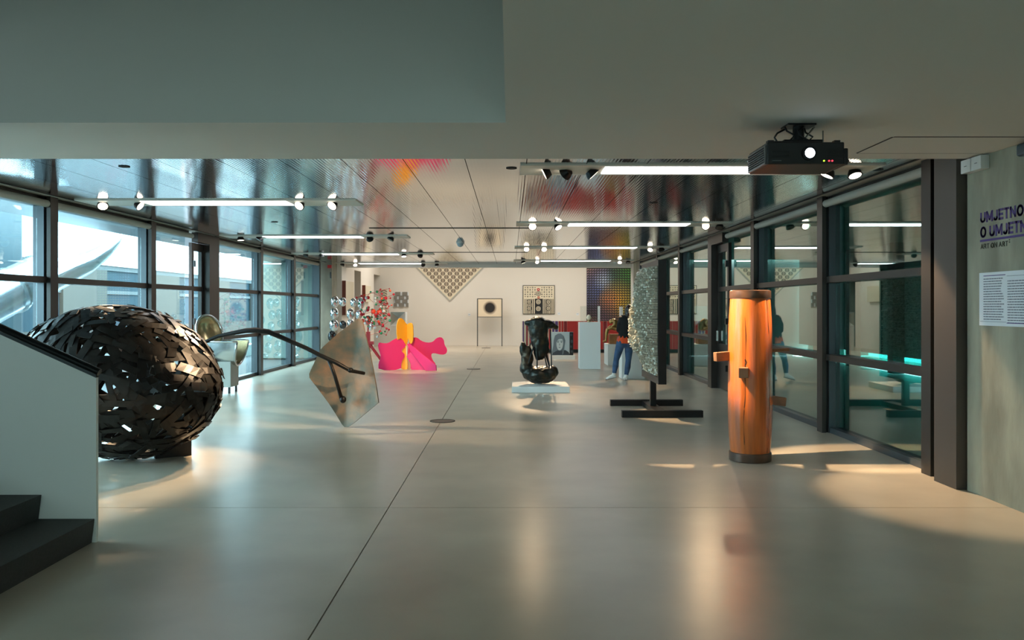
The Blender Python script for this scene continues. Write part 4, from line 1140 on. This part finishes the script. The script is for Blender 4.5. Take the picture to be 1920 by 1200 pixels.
# op-art square with stripes, circles
op = thing('op_art_square', P(1010, 562, DF), 'square black and cream geometric painting with red dot', 'picture')
z7 = lambda x, y, d=0: P(840 + x * .18336, 460 + y * .18336, fD - d)
def pb_(name, x0, x1, y0, y1, mat, d, th=.003):
    a, b_ = z7(x0, y0, d), z7(x1, y1, d); return MB().box(a.x, b_.x, a.y, a.y + th, b_.z, a.z).build(name, mat, op)
def pc_(name, x, y, r_, mat, d, y0=0, n=20):
    c = z7(x, y, d); rr_ = r_ * .18336 * fD / F; return MB().disc(c, (1, 0, 0), (0, 0, 1), rr_, rr_, (0, .003, 0), n).build(name, mat, op)
pb_('frame', 765, 1092, 408, 705, 'print_black', .0, .038); pb_('ground', 771, 1086, 414, 699, 'print_cream', .005)
for x, w_ in ((781, 5), (794, 5), (806, 6), (820, 7), (836, 8), (852, 9), (869, 9), (978, 9), (996, 9), (1010, 8), (1025, 7), (1040, 6), (1052, 6), (1064, 5), (1075, 5)): pb_('stripe', x, x + w_, 548, 698, 'print_black', .009)
pb_('black_field', 888, 970, 546, 698, 'print_black', .009)
for cx_, cy_ in ((924, 578), (924, 648), (830, 578), (830, 645), (1026, 578), (1026, 645)):
    for i, r_ in enumerate((24, 18, 12, 6)): pc_('ring', cx_, cy_, r_, 'print_cream' if (i % 2 == 0) == (cx_ == 924) else 'print_black', .013 + .004 * i)
for i, (r_, mt) in enumerate(((26, 'print_black'), (21, 'print_cream'), (15, 'print_black'), (10, 'print_cream'), (5, 'print_black'))): pc_('ring', 924, 493, r_, mt, .013 + .004 * i)
for i, (r_, mt) in enumerate(((15, 'print_red'), (6, 'print_cream'))): pc_('red_dot', 924, 452, r_, mt, .013 + .004 * i)
pc_('rose_dot', 926, 533, 14, 'print_rose', .013)
for sx_ in (0, 1):
    for i in range(5):
        for j in range(5):
            x = (790 + i * 25) if sx_ == 0 else (960 + i * 25); y = 432 + j * 23
            pc_('dot', x, y, 8 if (i + j) % 2 else 5, 'print_black', .013, n=8); 
            if (i + j) % 2: pc_('dot', x, y, 3.5, 'print_cream', .017, n=8)
# colourful optical canvas
oc = thing('colour_canvas', P(1145, 550, DF), 'large rainbow optical canvas glowing blue, green and yellow', 'picture')
a, b_ = P(1100, 480, fD), P(1190, 606, fD)
MB().box(a.x, b_.x, fD, fD + .038, b_.z, a.z).build('board', 'print_black', oc)
tm = MB(); cols = []
nx, nz2 = 19, 27
def mixc(c1, c2, t): return tuple(c1[i] * (1 - t) + c2[i] * t for i in range(3))
for i in range(nx):
    for j in range(nz2):
        u, v = (i + .5) / nx, (j + .5) / nz2
        base = (60, 50, 60)
        def bl_(base, cx_, cy_, r_, col): 
            d = math.hypot((u - cx_), (v - cy_) * 1.25) / r_
            return mixc(base, col, max(0, 1 - d) ** .8)
        base = bl_(base, .05, .15, .45, (196, 124, 92)); base = bl_(base, .3, .45, .55, (96, 110, 168)); base = bl_(base, .36, .36, .22, (190, 204, 226))
        base = bl_(base, .9, .25, .5, (76, 148, 66)); base = bl_(base, .95, .75, .35, (84, 140, 60)); base = bl_(base, .66, .66, .42, (232, 176, 56)); base = bl_(base, .45, .68, .25, (204, 128, 82)); base = bl_(base, .3, .95, .4, (104, 74, 92))
        cx_, cz_ = a.x + (b_.x - a.x) * u, a.z + (b_.z - a.z) * v
        hw, hh = (b_.x - a.x) / nx * .37, (a.z - b_.z) / nz2 * .31
        sk = .35 if (u < .6) == (v < .62) else -.35
        tm.prism([(cx_ - hw, fD - .006, cz_ - hh - sk * hh), (cx_ + hw, fD - .006, cz_ - hh + sk * hh), (cx_ + hw, fD - .006, cz_ + hh + sk * hh), (cx_ - hw, fD - .006, cz_ + hh - sk * hh)], (0, .005, 0))
        cols += [lin(*base)] * 8
o = tm.build('colour_tiles', 'tile_print', oc, kind='stuff')
ca = o.data.color_attributes.new('paint', 'FLOAT_COLOR', 'POINT')
for i, c in enumerate(cols): ca.data[i].color = c
# thick canvases on the far-left wall
for (xa, xb, y0, y1, lb) in ((648, 664, 528, 590, 'tall pale canvas with thick brown edge on the far left wall'), (685, 696, 536, 566, 'smaller pale canvas between the two openings on the left wall')):
    Da, Db = -5.38 * F / (xa - CX), -5.38 * F / (xb - CX)
    o = thing('wall_canvas', (-5.45, (Da + Db) / 2, 1.3), lb, 'picture')
    za_, zc_ = H - (y1 - CY) * (Da + Db) / 2 / F, H - (y0 - CY) * (Da + Db) / 2 / F
    MB().box(-5.499, -5.39, Da + .05, Db, za_, zc_).build('canvas', 'canvas', o)
    MB().box(-5.499, -5.38, Da, Da + .049, za_ - .01, zc_ + .01).build('edge', 'canvas_side', o)
# white pyramid on plinth
yD = 31.0
pyp = thing('pyramid_plinth', (P(746, 0, yD).x, yD + .3, 0), 'white plinth behind the yellow cut-out', 'pedestal')
x0_, x1_ = P(732, 0, yD).x, P(760, 0, yD).x; zp_ = H - (611 - CY) * yD / F; zq = H - (585 - CY) * yD / F
MB().box(x0_, x1_, yD, yD + .56, 0, zp_).build('block', 'plinth_white', pyp, bevel=.003)
pyr = thing('folded_cube', ((x0_ + x1_) / 2, yD + .28, zp_), 'white cube with a sunken pyramid face on the far plinth', 'sculpture')
xm2, zm2 = (x0_ + x1_) / 2, zq - (zq - zp_) * .42
f0 = [Vector((x0_, yD, zp_)), Vector((x1_, yD, zp_)), Vector((x1_, yD, zq)), Vector((x0_, yD, zq))]; apx = Vector((xm2, yD + .25, zm2)); bk_ = [v + Vector((0, .56, 0)) for v in f0]
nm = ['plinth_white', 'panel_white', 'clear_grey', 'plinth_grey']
for i in range(4):
    j = (i + 1) % 4
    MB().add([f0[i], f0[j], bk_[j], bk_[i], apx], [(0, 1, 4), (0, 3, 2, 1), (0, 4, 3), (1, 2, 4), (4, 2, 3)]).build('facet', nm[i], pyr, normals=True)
# captions, red sign, wall device
for px, py, lb in ((880, 590, 'tiny white caption left of the black sun picture'), (1048, 588, 'tiny white caption right of the op-art square'), (1083, 589, 'tiny white caption left of the rainbow canvas')):
    p = P(px, py, DF); o = MB().box(p.x - .05, p.x + .05, DF - .012, DF - .001, p.z - .05, p.z + .05).build('caption_card', 'panel_white', None, loc=(p.x, DF - .006, p.z)); tag(o, lb, 'caption', 'caption cards')
    MB().box(p.x - .035, p.x + .035, DF - .0135, DF - .0122, p.z + .005, p.z + .015).build('print', 'print_line', o)
p = P(618.5, 500, 26.2)
o = MB().box(p.x - .06, p.x + .06, 26.12, 26.199, p.z - .05, p.z + .05).build('alarm_box', 'sign_red', None, loc=p, bevel=.006); tag(o, 'small red alarm box on the concrete pier', 'alarm')
p = P(620.5, 516, 26.2)
o = MB().box(p.x - .02, p.x + .02, 26.14, 26.199, p.z - .1, p.z + .1).build('wall_handset', 'rail_black', None, loc=p, bevel=.006); tag(o, 'slim black device under the red alarm box', 'device')

# ------------------------------------------------------------------ woman seen from behind
pDp = 18.3
wo = thing('person', (P(1166, 0, pDp).x, pDp, 0), 'standing person in black cardigan, orange top, jeans and white sneakers', 'person')
W = lambda x, y, d=0: P(1060 + x * .2167, 470 + y * .2167, pDp + d)
hipL, hipR = W(480, 800), W(552, 800)
kneeL, kneeR = W(440, 945, -.04), W(545, 950, -.02)
ankL, ankR = W(424, 1062, -.02), W(528, 1082, .0)
bd_ = MB()
bd_.loft([W(515, 830), W(515, 770), W(518, 700), W(520, 640), W(528, 585), W(545, 560)], [(.15, .10), (.155, .105), (.125, .09), (.15, .10), (.165, .09), (.06, .06)], 16)
bd_.loft([W(545, 575), W(550, 545, -.0), W(552, 525, -.02)], [.055, .05, .05], 12)
hc_ = W(551, 515, -.03 + .02)
bd_.ell(hc_, (.072, .09, .108), 16, 12)
bd_.ell(hc_ + Vector((0, .095, -.02)), (.014, .02, .022)).ell(hc_ + Vector((.072, 0, -.01)), (.01, .02, .03)).ell(hc_ + Vector((-.072, 0, -.01)), (.01, .02, .03)).ell(hc_ + Vector((0, .075, -.065)), (.025, .02, .012))
for h_, k_, a_ in ((hipL, kneeL, ankL), (hipR, kneeR, ankR)):
    bd_.loft([h_, (h_ + k_) / 2, k_, (k_ * .6 + a_ * .4) + Vector((0, -.015, 0)), a_, a_ + Vector((0, 0, -.03))], [.085, .07, .05, .05, .033, .034], 12)
armL = [W(490, 590, .0), W(468, 640, -.02), W(462, 690, .0), W(485, 694, .16), W(505, 690, .24)]
armR = [W(588, 590, .0), W(602, 645, .0), W(606, 690, .03), W(590, 680, .2), W(575, 668, .28)]
for ar in (armL, armR):
    bd_.loft(ar, [.05, .042, .038, .03, .025], 10, ref=(0, 1, .2))
    d = (ar[4] - ar[3]).normalized(); s_ = d.cross(Vector((0, 0, 1))).normalized(); pc = ar[4] + d * .05
    bd_.obox(pc, d * .045, s_ * .012, Vector((0, 0, .038)))
    for i_, (dz, ln) in enumerate(((.03, .07), (.011, .08), (-.009, .075), (-.028, .058))):
        b0 = pc + d * .04 + Vector((0, 0, dz)); bd_.loft([b0, b0 + d * ln * .5, b0 + d * ln + s_ * .02], [.0095, .009, .007], 8, ref=(0, 0, 1))
    b0 = pc - d * .02 + Vector((0, 0, .03)); bd_.loft([b0, b0 + Vector((0, 0, .03)) + d * .025, b0 + Vector((0, 0, .04)) + d * .055], [.012, .010, .008], 8)
bo = bd_.build('body', 'skin', wo, smooth=True); remesh(bo, .0075, 2)
# jeans
jn = MB()
jn.loft([W(518, 745), W(516, 775), W(515, 810), W(515, 838)], [(.165, .115), (.168, .125), (.165, .125), (.12, .1)], 18)
jn.ell(W(485, 808, -.035), (.09, .1, .1)).ell(W(548, 808, -.035), (.09, .1, .1))
for h_, k_, a_ in ((hipL, kneeL, ankL), (hipR, kneeR, ankR)):
    m1 = (h_ + k_) / 2; m2 = k_ * .55 + a_ * .45 + Vector((0, -.025, 0))
    jn.loft([h_ + Vector((0, 0, .04)), h_, m1, k_, m2, a_ + Vector((0, 0, .03)), a_], [.10, .102, .086, .063, .066, .048, .05], 14)
jo = jn.build('jeans', 'denim', wo, smooth=True); remesh(jo, .011, 4)
# orange hem, cardigan
oh = MB().loft([W(520, 800), W(518, 770), W(520, 730), W(521, 690)], [(.185, .145), (.176, .14), (.155, .12), (.14, .11)], 36)
for i, v in enumerate(oh.v):
    if v.z < W(0, 760).z: th = i % 36; oh.v[i] = v + (v - W(520, 785)).normalized() * .012 * math.sin(th * 1.9) + Vector((0, 0, .012 * math.sin(th * .8)))
oh.build('orange_top', 'orange_cloth', wo, smooth=True)
cd_ = MB()
cd_.loft([W(522, 758), W(522, 735), W(521, 690), W(523, 640), W(528, 600), W(534, 575), W(540, 562)], [(.17, .135), (.168, .13), (.148, .12), (.165, .125), (.18, .115), (.14, .1), (.07, .07)], 20)
for ar in (armL, armR):
    cd_.loft([ar[0] + Vector((0, 0, -.0)), ar[1], ar[2], ar[3]], [.068, .06, .056, .044], 12, ref=(0, 1, .2))
    cd_.ell(ar[0], (.075, .075, .07))
co_ = cd_.build('cardigan', 'knit_black', wo, smooth=True); remesh(co_, .012, 4)
# hair
hr = MB().ell(hc_ + Vector((0, -.018, .012)), (.09, .1, .118), 18, 14)
hr.loft([hc_ + Vector((0, -.03, .06)), hc_ + Vector((0, -.045, -.04)), hc_ + Vector((0, -.05, -.13)), hc_ + Vector((-.005, -.045, -.2))], [(.085, .075), (.096, .072), (.094, .06), (.06, .03)], 18)
for v in hr.v:
    if v.y > hc_.y + .055 and v.z < hc_.z + .05: v.y = hc_.y + .055
remesh(hr.build('hair', 'hair', wo, smooth=True), .010, 2, .012, .03)
# sneakers: left foot turned out with heel up, right foot flat
def shoe(an, heel, toe, tilt):
    d = (toe - heel); L_ = d.length; d.normalize()
    s = MB().loft([heel + Vector((0, 0, .045)), heel + d * L_ * .18 + Vector((0, 0, .055)), heel + d * L_ * .5 + Vector((0, 0, .05)), heel + d * L_ * .8 + Vector((0, 0, .038)), toe + Vector((0, 0, .03))], [(.034, .04), (.042, .05), (.044, .045), (.046, .034), (.022, .02)], 14, ref=d.cross(Vector((0, 0, 1))))
    s.loft([an + Vector((0, 0, .012)), heel + d * L_ * .22 + Vector((0, 0, .06))], [.05, .046], 14)
    o = s.build('sneaker', 'shoe_white', wo, smooth=True); remesh(o, .009, 2)
    so_ = MB().loft([heel + Vector((0, 0, .012)) - d * .005, heel + d * L_ * .3 + Vector((0, 0, .012)), heel + d * L_ * .7 + Vector((0, 0, .012)), toe + Vector((0, 0, .012)) + d * .01], [(.034, .012), (.042, .012), (.048, .012), (.03, .012)], 14, ref=d.cross(Vector((0, 0, 1)))).build('sole', 'shoe_sole', o, smooth='auto')
toeL = W(352, 1130, -.02); toeL.z = .004; heelL = W(440, 1092, -.02); heelL.z = max(heelL.z - .02, .05)
shoe(ankL, heelL, toeL, .3)
toeR = W(512, 1128, .14); toeR.z = .003; heelR = W(524, 1130, -.08); heelR.z = .003
shoe(ankR, heelR, toeR, 0)
